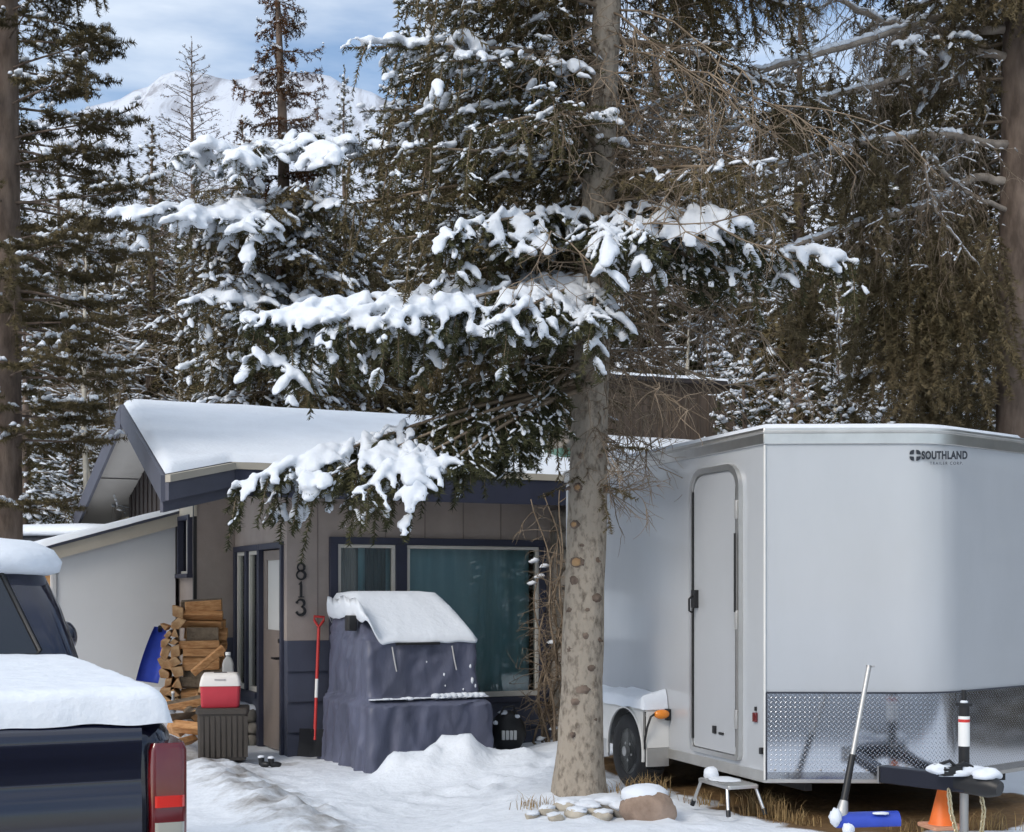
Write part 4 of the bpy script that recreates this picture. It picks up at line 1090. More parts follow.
    for x, z, q in ((.79, .86, 1.2), (.80, .76, .7), (1.05, .93, 1.3), (1.07, .80, 2.0), (1.10, .75, 1.3), (.62, .98, .6), (.98, .72, .8)):
        ls.blob((x, .212, z), (.007*q, .012, .014*q), int(z*90), .4, 3, 10, 8)
    ls.build('snow_heap', M['snow'], cov, smooth=180)
    # tie cords, a strap slot and a vent opening
    for x, dz in ((.30, .0), (.88, .0)):
        c = MB(); c.tube([(x, .24, 1.12), (x+.012, .215, 1.0), (x+.03, .205, .90)], .006, 6); c.build('tie_cord', pm('pale_cord', (.5, .5, .5), .7), t)
    sl = MB(); sl.box(.33, .75, .205, .235, 1.135, 1.158); sl.build('strap', M['black'], t)
    vt = MB(); vt.box(-.022, .06, .50, .62, 1.26, 1.40); vt.build('vent_flap', M['black'], t, bevel=.01)
build_cover()

# ------------------------------------------------------------------ things by the door
HM = Matrix.Translation(HO) @ Matrix.Rotation(HA, 4, 'Z')
def hp(x, y, z): return HM @ Vector((x, y, z))
def scoop_shovel(name, label, base, lean_to, shaft_m, grip_m, blade_m, bw, bh, group, rot, grip='D', sticker=None, L=1.3):
    """snow shovel standing on its blade; local z runs up the shaft"""
    t = thing(name, label, 'snow shovel', base, 0, group)
    up = (Vector(lean_to)-Vector(base)); Ls = up.length; up.normalize()
    side = Vector((math.cos(rot), math.sin(rot), 0)); side = (side-up*side.dot(up)).normalized(); fwd = up.cross(side)
    Q = Matrix((side, fwd, up)).transposed().to_4x4()
    b = MB()
    def bl(u, v):
        x = (u-.5)*bw; z = v*bh
        return (x, -.05*math.sin(v*math.pi*.6)+.03-.02*abs(u-.5)*2, z)
    b.grid(bl, 16, 12, 0, Q); b.grid(lambda u, v: tuple(Vector(bl(u, v))+Vector((0, .006, 0))), 16, 12, 0, Q)
    for k in (-.3, -.1, .1, .3): b.tube([(k*bw, .02, .02), (k*bw, -.022, bh*.95)], .008, 5, 0, Q)
    b.build('blade', blade_m, t, smooth=60)
    s = MB(); s.tube([(0, -.01, bh*.6), (0, -.01, Ls-.11)], .0155, 10, 0, Q); sh = s.build('shaft', shaft_m, t, smooth=60)
    if sticker:
        k = MB(); k.tube([(0, -.01, sticker[0]), (0, -.01, sticker[1])], .0165, 10, 0, Q); k.build('sticker', M['label_white'], sh, smooth=60)
    g = MB()
    g.tube([(0, -.01, Ls-.13), (0, -.01, Ls-.10), (-.045, -.01, Ls-.04), (-.05, -.01, Ls), (.05, -.01, Ls), (.045, -.01, Ls-.04), (0, -.01, Ls-.10)], .013, 8, 0, Q)
    g.build('grip', grip_m, t, smooth=60)
    return t, Q, Ls
sx = hp(.20, -.22, .03); st = hp(.30, -.06, 1.36)
scoop_shovel('snow_shovel', 'red handled snow shovel with black scoop leaning on the wall below the number', sx, st, M['red'], M['red'], M['black'], .32, .26, 'snow shovels', HA, sticker=(.56, .74))

def build_box():
    p = P(222, 757, 12.95)
    t = thing('storage_box', 'dark brown resin storage box standing by the front door', 'storage box', (p.x, p.y, .04), R(9))
    b = MB(); loft(b, [[(x, y, z) for x, y in rrect2(-.225-i_, .225+i_, 0-i_, .42+i_, .03)] for z, i_ in ((0, -.012), (.01, -.006), (.43, 0))]); b.build('body', M['boxbrown'], t, smooth=35)
    g = MB()
    for k in range(9): g.box(-.20+k*.05, -.165+k*.05, -.006, .002, .03, .41)
    g.build('rib', M['boxbrown'], t, bevel=.002)
    l = MB(); loft(l, [[(x, y, z) for x, y in rrect2(-.24+i_, .24-i_, -.015+i_, .435-i_, .03)] for z, i_ in ((.432, 0), (.475, 0), (.485, .012))]); l.build('lid', M['boxbrown'], t, smooth=35)
    p2 = Vector((p.x-.025, p.y+.03, .04+.487))
    c = thing('cooler', 'small red cooler with a white lid on the dark brown storage box', 'cooler', p2, R(9))
    b = MB(); loft(b, [[(x, y, z) for x, y in rrect2(-.18+i_, .18-i_, 0+i_, .25-i_, .03)] for z, i_ in ((.0, .014), (.012, .006), (.20, -.002))]); b.build('body', M['cooler_red'], c, smooth=35)
    l = MB(); loft(l, [[(x, y, z) for x, y in rrect2(-.187+i_, .187-i_, -.008+i_, .258-i_, .03)] for z, i_ in ((.201, 0), (.222, 0), (.285, .014), (.318, .035), (.322, .06))]); lid = l.build('lid', M['cooler_white'], c, smooth=50)
    hn = MB(); hn.box(-.062, .062, .06, .10, .312, .328); hn.build('handle', M['black'], lid, bevel=.006)
    ln = MB(); ln.box(-.05, .05, -.008, .0, .255, .268); ln.build('label', pm('grey_mark', (.45, .42, .42), .5), lid)
    # drift board, crate etc. beside it
    q = P(228, 672, 13.75)
    j = thing('jug', 'small grey plastic jug on the sill behind the cooler', 'jug', (q.x, q.y, q.z-.14), R(10))
    b = MB(); loft(b, [[(x, y, z) for x, y in rrect2(-.055-i_, .055+i_, -.04-i_, .04+i_, .02)] for z, i_ in ((0, -.01), (.02, .0), (.22, .0), (.26, -.012), (.29, -.03), (.31, -.03))]); b.build('body', pm('grey_plastic', (.34, .34, .33), .5), j, smooth=50)
    l = MB(); l.tube([(0, 0, .305), (0, 0, .335)], .026, 12); l.build('cap', M['label_white'], j, smooth=50)
build_box()

# low stone ledge under the wood
def build_wood():
    rng = random.Random(12)
    def split_log(loc, L, r, ang, axis_rz, tilt=0, label=None, mat=None, group='split firewood logs', k=0):
        n = rng.choice((3, 4, 4, 5)); a0 = rng.random()*6
        prof = []
        for i in range(n):
            a = a0+2*math.pi*i/n+rng.uniform(-.25, .25); q = r*rng.uniform(.75, 1.12)
            prof.append((q*math.cos(a), q*math.sin(a)*.72))
        M_ = Matrix.Rotation(axis_rz, 4, 'Z') @ Matrix.Rotation(tilt, 4, 'Y') @ Matrix.Rotation(ang, 4, 'X') @ Matrix(((0,0,1,0),(1,0,0,0),(0,1,0,0),(0,0,0,1)))
        mb = MB(); mb.prism(prof, -L/2, L/2, 0, M_)
        # ends & one bark face
        fi = len(mb.f); mb.m = [1, 1]+[0]*(n); 
        if rng.random() < .75: mb.m[2+rng.randrange(n)] = 2
        if mat == 'bark': mb.m = [1, 1]+[2]*n
        o = mb.build('firewood_log', [M['log'], M['log_end'], M['log_bark']], None, bevel=.008, loc=loc)
        tag(o, label, 'firewood', group); return o
    # main stack: logs lying along the wall, seen from the side; columns of ends to their left
    A = R(12)
    base = P(199, 690, 14.35); zb = .40
    lab1 = 'split orange brown firewood log lying lengthwise in the stack beside the sidelight'
    lab2 = 'split firewood log showing its cut end in the stack beside the white shed'
    z = zb; k = 0
    while z < 1.52:
        h = rng.uniform(.075, .135)
        for d in range(2):
            for _ in range(1):
                x = base.x+rng.uniform(-.035, .035)+.02; y = base.y+d*.13+rng.uniform(-.01, .01)
                split_log((x, y, z+h/2), .38+rng.uniform(-.06, .08), h*.78, rng.random()*6, A+rng.uniform(-.14, .14), rng.uniform(-.07, .07), lab1, 'bark' if rng.random() < .28 else None)
        z += h*.98
    col_x = P(169, 690, 14.3)
    for cxi in range(2):
        z = zb+.02
        top = 1.36-cxi*.10
        while z < top:
            h = rng.uniform(.075, .13)
            split_log((col_x.x-.10*cxi+.05+rng.uniform(-.03, .03), col_x.y+.12+rng.uniform(-.05, .05), z+h/2), .40, h*.78, rng.random()*6, R(90+12)+rng.uniform(-.08, .08), 0, lab2)
            z += h*.97
    # loose pieces below and in front
    b = P(208, 660, 13.95)
    split_log((b.x, b.y, b.z), .40, .06, .4, R(14), R(-40), 'pale split log leaning at a slant against the firewood stack')
    b = P(187, 700, 13.4); split_log((b.x, b.y, b.z-.02), .46, .07, .3, R(20), R(-10), 'long orange split log lying flat beside the red cooler')
    for i, (px, py, Y) in enumerate(((181, 716, 13.3), (189, 728, 13.25), (176, 728, 13.45), (192, 714, 13.5), (184, 742, 13.15), (200, 700, 13.7), (214, 690, 13.9), (176, 705, 13.7))):
        b = P(px, py, Y); split_log((b.x, b.y, b.z), .30, .075, rng.random()*6, rng.random()*3, rng.uniform(-.1, .1), 'rough firewood piece in the loose heap left of the storage box', 'bark' if i % 3 == 0 else None)
    # snow-capped low stone ledge the stack stands on
    a = hp(-.95, 1.35, 0)
    l = thing('stone_ledge', 'low stone ledge with snow on top under the firewood stack', 'ledge', (a.x, a.y, 0), HA)
    sm = MB()
    for i in range(16):
        for r_ in range(3):
            sm.blob((-.55+.105*i+rng.uniform(-.02, .02), -.15+rng.uniform(-.02, .02), .05+r_*.13), (.075, .06, .07), i*3+r_, .15, 2, 12, 8)
    sm.box(-.6, 1.05, -.12, .55, -.1, .36); sm.build('stones', M['stone'], l, smooth=60)
    sn = MB(); sn.grid(lambda u, v: (-.62+1.7*u, -.19+.75*v, .37+.05*min(1, v*9, u*14, (1-u)*14)**.5+.012*mnoise.noise(Vector((u*9, v*7, 0)))), 40, 20); sn.build('snow_layer', M['snow'], l, smooth=180)
    # jar
    q = P(173, 690, 13.75); 
    j = thing('bottle', 'small clear grey bottle standing on the snowy ledge before the firewood', 'bottle', (q.x, q.y, .42), 0)
    MB().lathe([(.028, 0), (.032, .01), (.032, .10), (.014, .13), (.013, .17), (.016, .172), (.016, .185)], 16).build('body', pm('grey_glass', (.30, .33, .36), .15), j, smooth=50)
    MB().lathe([(.017, .186), (.017, .205), (.0, .206)], 12).build('cap', M['label_white'], j, smooth=50)
build_wood()

def build_sled():
    p = P(147, 682, 14.6); q = P(157, 627, 15.0)
    t = thing('plastic_sled', 'bright blue plastic sled standing on end against the white shed', 'sled', (p.x, p.y, p.z), 0)
    up = (q-p); L = up.length; up.normalize(); side = Vector((.95, .3, 0)); side = (side-up*side.dot(up)).normalized(); fw = up.cross(side)
    Q = Matrix((side, fw, up)).transposed().to_4x4()
    def f(u, v):
        w = .115*(1-.45*v**2.2); x = (u-.5)*2*w
        d = .05*(1-(abs(u-.5)*2)**4)*(1 if .03 < v < .97 else 0)
        return (x+.035*v, d, v*L)
    b = MB(); b.grid(f, 22, 24, 0, Q); b.grid(lambda u, v: tuple(Vector(f(u, v))+Vector((0, -.006, 0))), 22, 24, 0, Q)
    for k in (-.04, .04): b.tube([Q @ Vector((k+.035*v, .054, v*L)) for v in (.08, .3, .6, .9)], .008, 6)
    b.build('shell', M['blue'], t, smooth=60)
    h = MB(); h.tube([Q @ Vector((.035, .02, L*.965)), Q @ Vector((.035, -.04, L*.97))], .024, 10); h.build('grommet', M['black'], t, smooth=60)
build_sled()

def build_bag():
    p = P(508, 748, 13.6); z0 = ground_h(p.x, p.y)
    t = thing('kit_bag', 'rounded black bag with a ribbed pale patch beside the covered machine', 'bag', (p.x, p.y, z0), R(8))
    b = MB(); b.blob((0, 0, .19), (.17, .11, .22), 5, .07, 1.4, 28, 18, 0, None, -.20); b.build('body', M['black'], t, smooth=180)
    pa = MB()
    for k in range(4): pa.box(-.075+k*.038, -.045+k*.038, -.125, -.09, .13, .22)
    pa.build('patch', M['label_white'], t, bevel=.006)
    st = MB(); st.tube([(-.09, -.06, .36), (-.05, -.07, .44), (.04, -.07, .45), (.08, -.05, .37)], .012, 8); st.build('strap', M['black'], t, smooth=60)
    sn = MB(); sn.blob((-.05, -.03, .385), (.05, .05, .022), 2, .3, 2.5, 14, 8); sn.blob((.08, -.05, .35), (.03, .03, .02), 4, .3, 2.5, 12, 8); sn.blob((-.13, -.06, .29), (.025, .03, .02), 6, .3, 2.5, 12, 8); sn.build('snow_lump', M['snow'], t, smooth=180)
build_bag()

def build_boots():
    for i, (px, py, lab) in enumerate(((262, 762, 'left-hand of two small black and white garden clips on the ground by the door'), (272, 762, 'right-hand of two small black and white garden clips on the ground by the door'))):
        p = P(px, py, 12.75); z = ground_h(p.x, p.y)
        t = thing('small_boot', ['small black boot with snow on its cuff, the one nearer the storage box', 'small black boot with snow on its cuff, the one nearer the covered machine'][i], 'boot', (p.x, p.y, z), R(60+50*i), 'small boots left by the door')
        b = MB(); b.blob((0, -.03, .025), (.028, .06, .028), i, .08, 1.5, 14, 10); b.tube([(0, .005, .02), (0, .01, .085)], [.026, .03], 10); b.build('body', M['black'], t, smooth=60)
        s = MB(); s.blob((0, .01, .09), (.032, .032, .015), i+4, .2, 2, 12, 8); s.build('snow_lump', M['snow'], t, smooth=180)
build_boots()

# ------------------------------------------------------------------ things round the trailer
def build_stool():
    c = TR @ Vector((-.12, .25, 0)); z0 = ground_h(c.x, c.y)+.035
    t = thing('step_stool', 'low folding aluminium step standing below the trailer side door', 'step stool', (c.x, c.y, z0), TA)
    H = .175
    b = MB(); b.prism(rrect2(-.11, .11, -.205, .205, .02), H-.022, H); b.build('platform', M['alu'], t, bevel=.003)
    g = MB()
    for i in range(9): g.box(-.10, .10, -.185+i*.045, -.172+i*.045, H+.0005, H+.004)
    g.build('grip_strip', M['alu_dull'], t)
    for sx in (-1, 1):
        for sy in (-1, 1):
            l = MB(); l.tube([(sx*.10, sy*.175, H-.022), (sx*.125, sy*.235, .012)], .011, 8); leg = l.build('leg', M['alu'], t, smooth=60)
            f = MB(); f.tube([(sx*.122, sy*.229, .03), (sx*.128, sy*.243, -.004)], .015, 8); f.build('foot', M['black'], leg, smooth=60)
    s = MB(); s.blob((-.03, .17, H+.028), (.05, .05, .045), 3, .2, 2, 16, 10); s.blob((.0, .05, H+.006), (.09, .14, .010), 5, .2, 2, 18, 8); s.build('snow_lump', M['snow'], t, smooth=180)
build_stool()

def build_blue_shovel():
    top = P(869, 666, 8.16); bot = P(840, 822, 7.86)
    up = (top-bot); L = up.length; up.normalize()
    t = thing('snow_shovel', 'aluminium and black shaft snow shovel with blue blade leaning on the trailer nose', 'snow shovel', bot, 0, 'snow shovels')
    def at(k): return up*(L*k)
    s = MB(); s.tube([at(.42), at(1.0)], .0145, 10); s.build('shaft', M['alu_dull'], t, smooth=60)
    g = MB(); g.tube([at(.12), at(.16), at(.42)], [.024, .021, .019], 10); g.build('sleeve', M['black'], t, smooth=60)
    cap = MB(); cap.tube([at(.995), at(1.0)+Vector((.0, 0, .003))], .016, 10); cap.tube([at(.99)+Vector((-.0, 0, 0)), at(.99)+Vector((.035, 0, .008))], .005, 6); cap.build('end_cap', M['steel'], t, smooth=60)
    so = MB(); so.tube([at(.0)+Vector((-.0, -.0, -.02)), at(.06), at(.13)], [.050, .036, .024], 10); so.build('socket', M['alu_dull'], t, smooth=60)
    b = MB()
    def bl(u, v):
        x = -.03+.36*u; a = -R(20)+R(150)*v
        return (x, -.07*math.cos(a)*1.0+.02, .0+.055*math.sin(a)-.005+.01*u)
    b.grid(bl, 18, 14); b.grid(lambda u, v: tuple(Vector(bl(u, v))*1.0+Vector((0, .006, -.004))), 18, 14); b.build('blade', M['blue'], t, smooth=60)
    sn = MB(); sn.blob((-.035, -.045, .035), (.035, .03, .05), 2, .3, 2.5, 14, 10); sn.blob((.03, -.07, -.03), (.035, .03, .035), 4, .3, 2.5, 14, 10); sn.blob((.22, -.04, .055), (.05, .02, .008), 6, .3, 2.5, 12, 8); sn.build('snow_lump', M['snow'], t, smooth=180)
build_blue_shovel()

def build_cone():
    Y = 8.05; p = P(942, 826, Y); z0 = p.z
    t = thing('traffic_cone', 'small orange traffic cone standing under the trailer tongue', 'traffic cone', (p.x, p.y, z0), R(12))
    b = MB(); b.prism(rrect2(-.105, .105, -.105, .105, .02), -.01, .012); b.build('base', pm('pale_orange_base', (.62, .32, .20), .6), t, bevel=.004)
    c = MB(); c.lathe([(.078, .012), (.070, .03), (.020, .235), (.016, .245), (.010, .245), (.010, .2)], 28); c.build('body', M['orange'], t, smooth=50)
    # small white-metal stake hanging behind
build_cone()

def build_rocks():
    c = P(648, 818, 8.62)
    r = MB(); r.blob((0, 0, .10), (.18, .15, .13), 7, .16, 1.3, 36, 22); 
    t = thing('boulder', 'rounded pinkish brown boulder capped with snow by the spruce foot', 'boulder', (c.x, c.y, ground_h(c.x, c.y)-.04), R(10))
    r.build('stone', M['rock'], t, smooth=180)
    s = MB()
    s.blob((-.015, .03, .185), (.145, .13, .065), 9, .12, 1.6, 30, 16); s.build('snow_cap', M['snow'], t, smooth=180)
    lst = [(566, 800, 9.25, .09, .045), (548, 806, 9.15, .07, .035), (590, 806, 9.1, .10, .05), (612, 800, 9.2, .11, .06), (532, 812, 9.1, .06, .03), (575, 815, 9.0, .08, .04), (602, 816, 9.0, .07, .04), (556, 820, 8.95, .07, .03), (624, 812, 9.08, .09, .06), (590, 797, 9.32, .08, .04)]
    lab = ['flat tan edging stone in the ring at the spruce foot']*len(lst)
    for i, (px, py, Y, a, h) in enumerate(lst):
        q = P(px, py+6, Y-.30); m = MB(); m.blob((0, 0, 0), (a, a*.75, h), i+20, .2, 1.6, 18, 12)
        o = m.build('edging_stone', M['flagstone'] if i not in (3, 8) else M['stone'], None, smooth=60, loc=(q.x, q.y, ground_h(q.x, q.y)+h*.35)); o.rotation_euler = (0, 0, i*1.1)
        tag(o, lab[i], 'stone', 'edging stones round the spruce foot')
        s = MB(); s.blob((.01, .01, h*.62), (a*.92, a*.70, h*.55), i+50, .25, 2.2, 16, 10); s.build('snow_cap', M['snow'], o, smooth=180)
build_rocks()

def build_grass():
    rng = random.Random(5)
    spots = [(533, 805, 9.2, .10, 26, 'left of the spruce trunk'), (556, 812, 9.05, .07, 16, 'among the edging stones'), (632, 792, 9.55, .14, 40, 'before the trailer wheel'), (652, 788, 9.6, .17, 46, 'between the wheel and the step'), (606, 792, 9.6, .10, 18, 'right against the spruce trunk'),
             (760, 806, 8.85, .20, 70, 'under the front corner of the trailer'), (778, 812, 8.7, .16, 60, 'below the left end of the tread plate'), (700, 800, 9.3, .12, 36, 'behind the aluminium step'), (800, 818, 8.55, .10, 40, 'left of the blue shovel blade'), (905, 820, 8.3, .10, 36, 'between the shovel blade and the cone'), (985, 815, 8.3, .13, 40, 'right of the tongue jack')]
    for px, py, Y, h, n, where in spots:
        q = P(px, py, Y); z0 = ground_h(q.x, q.y); mb = MB()
        for i in range(n*2):
            x, y = rng.gauss(0, .07), rng.gauss(0, .05); a = rng.uniform(0, 6.28); L = h*rng.uniform(.5, 1.25); b = rng.uniform(.1, .9)*L
            w = .0028; p0 = Vector((x, y, -.01)); p1 = p0+Vector((math.cos(a)*b*.3, math.sin(a)*b*.3, L*.6)); p2 = p0+Vector((math.cos(a)*b, math.sin(a)*b, L*.85))
            sd_ = Vector((-math.sin(a), math.cos(a), 0))*w
            mb.add([p0-sd_, p0+sd_, p1+sd_*.8, p1-sd_*.8, p2], [(0,1,2,3), (3,2,4)])
        o = mb.build('grass_tuft', M['grass'], None, loc=(q.x, q.y, z0)); tag(o, 'tuft of dry tan grass poking through snow '+where, 'grass tuft', 'dry grass tufts')
build_grass()

# ------------------------------------------------------------------ TREES (numpy builders)
def frames(d):
    d = d/np.maximum(1e-9, np.linalg.norm(d, axis=1, keepdims=True))
    ref = np.where(np.abs(d[:, 2:3]) > .92, np.array([[1., 0, 0]]), np.array([[0, 0, 1.]]))
    u = np.cross(ref, d); u /= np.linalg.norm(u, axis=1, keepdims=True)
    w = np.cross(d, u)
    return d, u, w
def needle_template(rg, K, width):
    """a brush of K blade-thin needles along x 0..1; radial unit 1"""
    t = (np.arange(K)+rg.random(K))/K; th = rg.random(K)*2*np.pi
    rr = .65+.5*rg.random(K)
    c, s_ = np.cos(th), np.sin(th)
    V = np.zeros((K*3, 3)); 
    fwd = .10+.10*rg.random(K)
    V[0::3] = np.stack([t-width, -s_*.06, c*.06], 1); V[1::3] = np.stack([t+width, s_*.06, -c*.06], 1)
    V[2::3] = np.stack([t+fwd, c*rr, s_*rr*.8], 1)
    return V
def needles(seg, rg, K, width, T=6):
    """seg: dict arrays p,d,L,R"""
    p, d, L, Rr = seg; n = len(p)
    temps = [needle_template(rg, K, width) for _ in range(T)]
    D, U, W_ = frames(d); Vs = []
    idx = rg.integers(0, T, n)
    for k in range(T):
        m = idx == k
        if not m.any(): continue
        t = temps[k]
        v = p[m][:, None]+D[m][:, None]*(t[None, :, 0:1]*L[m][:, None, None])+(U[m][:, None]*t[None, :, 1:2]+W_[m][:, None]*t[None, :, 2:3])*Rr[m][:, None, None]
        Vs.append(v.reshape(-1, 3))
    V = np.concatenate(Vs); Fc = np.arange(len(V)).reshape(-1, 3)
    return V, Fc
def lump_template(nu=8, nv=5):
    V = []
    for j in range(nv+1):
        th = math.pi*j/nv
        for i in range(nu):
            a = 2*math.pi*i/nu; z = math.cos(th)
            V.append((math.sin(th)*math.cos(a), math.sin(th)*math.sin(a), z if z > 0 else z*.35))
    Fs = []
    for j in range(nv):
        for i in range(nu):
            a, b = j*nu+i, j*nu+(i+1) % nu
            Fs += [(a, a+nu, b+nu), (a, b+nu, b)]
    return np.array(V), np.array(Fs)
LT = lump_template(); LT_S = lump_template(6, 4)
def lumps(c, d, sx, sy, sz, rg, T=LT, jit=.18):
    n = len(c); V0, F0 = T; D, U, W_ = frames(d)
    v = V0[None]*(1+jit*rg.standard_normal((n, len(V0), 1)))
    up = np.array([[0, 0, 1.]])
    P_ = c[:, None]+D[:, None]*(v[:, :, 0:1]*sx[:, None, None])+U[:, None]*(v[:, :, 1:2]*sy[:, None, None])+up[:, None]*(v[:, :, 2:3]*sz[:, None, None])
    Fc = F0[None]+(np.arange(n)*len(V0))[:, None, None]
    return P_.reshape(-1, 3), Fc.reshape(-1, 3)
def tubes(lines, sides=5):
    """lines: list of (pts(k,3), radii(k)) -> V, tri faces"""
    Vs = []; Fs = []; o = 0
    ca = np.cos(np.arange(sides)*2*np.pi/sides); sa = np.sin(np.arange(sides)*2*np.pi/sides)
    for pts, rad in lines:
        pts = np.asarray(pts, float); k = len(pts)
        t = np.gradient(pts, axis=0); D, U, W_ = frames(t)
        rad = np.asarray(rad, float)
        v = pts[:, None]+(U[:, None]*ca[None, :, None]+W_[:, None]*sa[None, :, None])*rad[:, None, None]
        Vs.append(v.reshape(-1, 3))
        i = np.arange(k-1)[:, None]*sides; j = np.arange(sides)[None]; j2 = (j+1) % sides
        a = i+j; b = i+j2
        Fs.append(np.stack([a, b, b+sides, a, b+sides, a+sides], -1).reshape(-1, 3)+o)
        o += k*sides
    return np.concatenate(Vs), np.concatenate(Fs)
def np_mesh(name, groups, mats, smooth=True):
    """groups: list of (V, F(tri), material index)"""
    V = np.concatenate([g[0] for g in groups]); Fs = []; mi = []; o = 0
    for v, f, m in groups:
        Fs.append(f+o); mi.append(np.full(len(f), m, np.int32)); o += len(v)
    Fc = np.concatenate(Fs).astype(np.int32); mi = np.concatenate(mi)
    me = bpy.data.meshes.new(name); me.vertices.add(len(V)); me.vertices.foreach_set('co', V.astype(np.float32).ravel())
    me.loops.add(len(Fc)*3); me.loops.foreach_set('vertex_index', Fc.ravel())
    me.polygons.add(len(Fc)); me.polygons.foreach_set('loop_start', np.arange(len(Fc), dtype=np.int32)*3)
    me.polygons.foreach_set('loop_total', np.full(len(Fc), 3, np.int32)) if False else None
    me.polygons.foreach_set('material_index', mi)
    if smooth: me.polygons.foreach_set('use_smooth', np.ones(len(Fc), bool))
    for m in mats: me.materials.append(m)
    me.update(calc_edges=True); me.validate()
    return me
def np_obj(name, groups, mats, parent=None, smooth=True):
    o = bpy.data.objects.new(name, np_mesh(name, groups, mats, smooth)); col.objects.link(o)
    if parent is not None: o.parent = parent
    return o

class Acc:
    """collects twig segments and wood lines of one crown"""
    def __init__(s): s.p = []; s.d = []; s.L = []; s.R = []; s.sn = []; s.lines = []; s.pad = []
    def seg(s, p, d, L, R_, sn=0.0): s.p.append(p); s.d.append(d); s.L.append(L); s.R.append(R_); s.sn.append(sn)
    def arrays(s): return np.array(s.p), np.array(s.d), np.array(s.L), np.array(s.R)
    def n(s): return len(s.p)

def unit_rows(v): return v/np.maximum(1e-9, np.linalg.norm(v, axis=1, keepdims=True))
def unit(v): return v/max(1e-9, np.linalg.norm(v))
UP = np.array([0, 0, 1.0])
def bough(A, rg, base, az, L, e0=.05, e1=-.25, up=.12, twl=.55, gap=.11, sl=.16, R_=.035, snow=.5, hang=.25, start=.15, r0=None, needle_from=.0, sub=.6, curtain=0.0, wander=.12, s0snow=0.0, angle=58):
    """one flat conifer bough: axis, side twigs, twiglets; hang lets the twigs droop"""
    base = np.asarray(base, float); n = max(6, int(L/.14))
    hx = np.array([math.cos(az), math.sin(az), 0]); hy = np.array([-hx[1], hx[0], 0])
    w = rg.uniform(-wander, wander)
    def ax(s):
        r = s*L
        return base+hx*r+hy*(w*r*s)+UP*(e0*r+e1*r*r/max(L, .3)+up*L*s**4)
    ss = np.linspace(0, 1, n); pts = np.array([ax(s) for s in ss])
    if r0 is None: r0 = .007+.010*L
    A.lines.append((pts, np.linspace(r0, .003, n)))
    s = start; side = rg.choice((-1, 1)); step = gap/L
    while s < 1.0:
        p = ax(s); t = unit(ax(min(1, s+.02))-ax(s-.02)); lat = unit(np.cross(UP, t))*side
        tl = twl*min(1, (1-s)*1.5+.22)*min(1, s*2.2+.35)*rg.uniform(.65, 1.15)
        a = R(angle)*rg.uniform(.75, 1.15)
        d = unit(t*math.cos(a)+lat*math.sin(a)+UP*(-hang*rg.uniform(.3, 1.3)))
        twig(A, rg, p, d, tl, sl, R_, snow if s >= s0snow else snow*.15, hang, sub, needle_from)
        if curtain > 0 and rg.random() < curtain:
            dd = unit(t*.2+lat*.15*rg.standard_normal()-UP)
            twig(A, rg, p, dd, twl*rg.uniform(.5, 1.1), sl, R_*.9, 0, .5, sub*.6, needle_from)
        side = -side; s += step*rg.uniform(.6, 1.3)
    # leader tip
    k = int(max(2, L*.25/sl)); 
    for i in range(k):
        q = 1-.25*(i+1)/k; A.seg(ax(q), unit(ax(q+.03)-ax(q-.03)), L*.25/k*1.15, R_, snow)
def twig(A, rg, p, d, tl, sl, R_, snow, hang, sub, nf=0.0):
    k = max(1, int(round(tl/sl))); pos = p.copy(); dd = d.copy(); st = tl/k; line = [pos.copy()]
    for i in range(k):
        dd = unit(dd+UP*(-.10*hang+.02)+rg.standard_normal(3)*.07)
        if i/k >= nf: A.seg(pos.copy(), dd.copy(), st*1.15, R_*rg.uniform(.8, 1.15), snow)
        if sub > 0 and k > 1 and rg.random() < sub and i < k:
            for sd_ in ((-1, 1) if rg.random() < .5 else (rg.choice((-1, 1)),)):
                lat = unit(np.cross(UP, dd))*sd_
                d2 = unit(dd*.62+lat*.75+UP*(-hang*.4*rg.random()))
                A.seg(pos+dd*st*.4, d2, st*rg.uniform(.8, 1.5)*(1-.35*i/k), R_*.9, snow)
        pos = pos+dd*st; line.append(pos.copy())
    if tl > .25: A.lines.append((np.array(line), np.linspace(.0045, .0015, len(line))))
def crown_objects(A, rg, parent, mats, K=14, width=.035, name='crown', snow_scale=1.0, snow_thr=None, snow_T=LT_S, sides=4, lines=True, snow_name='snow_cover', sink=.3, snow_mat=None):
    p, d, L, Rr = A.arrays()
    gr = []
    V, Fc = needles((p, d, L, Rr), rg, K, width); gr.append((V, Fc, 0))
    if lines and A.lines:
        V, Fc = tubes(A.lines, sides); gr.append((V, Fc, 1))
    o = np_obj(name, gr, mats, parent)
    sn = np.array(A.sn); m = rg.random(len(sn)) < sn
    if m.any():
        flat = np.abs(d[m][:, 2]) < .75
        pp, dd, LL, RR = p[m][flat], d[m][flat], L[m][flat], Rr[m][flat]
        cl = np.array([mnoise.noise(Vector(x*2.2)) for x in pp])
        keep = cl > -.28; pp, dd, LL, RR, cl = pp[keep], dd[keep], LL[keep], RR[keep], cl[keep]
        cs = []
        for f_ in (.28, .72):
            q = rg.uniform(.45, 1.2, len(pp))*snow_scale*(1+.6*cl)
            c = pp+dd*(LL*(f_+rg.uniform(-.12, .12, len(pp))))[:, None]+UP[None]*(RR*(1-sink)*rg.uniform(.6, 1.1, len(pp)))[:, None]+rg.standard_normal((len(pp), 3))*(RR*.22)[:, None]
            cs.append((c, unit_rows(dd+rg.standard_normal(dd.shape)*.25), LL*.30*np.minimum(q, 1.3), RR*.46*q, RR*.40*q))
        c, d2, a1, a2, a3 = [np.concatenate(x) for x in zip(*cs)]
        V, Fc = lumps(c, d2, a1, a2, a3, rg, snow_T, .22)
        np_obj(snow_name, [(V, Fc, 0)], [snow_mat or M['snow_fine']], o)
    return o

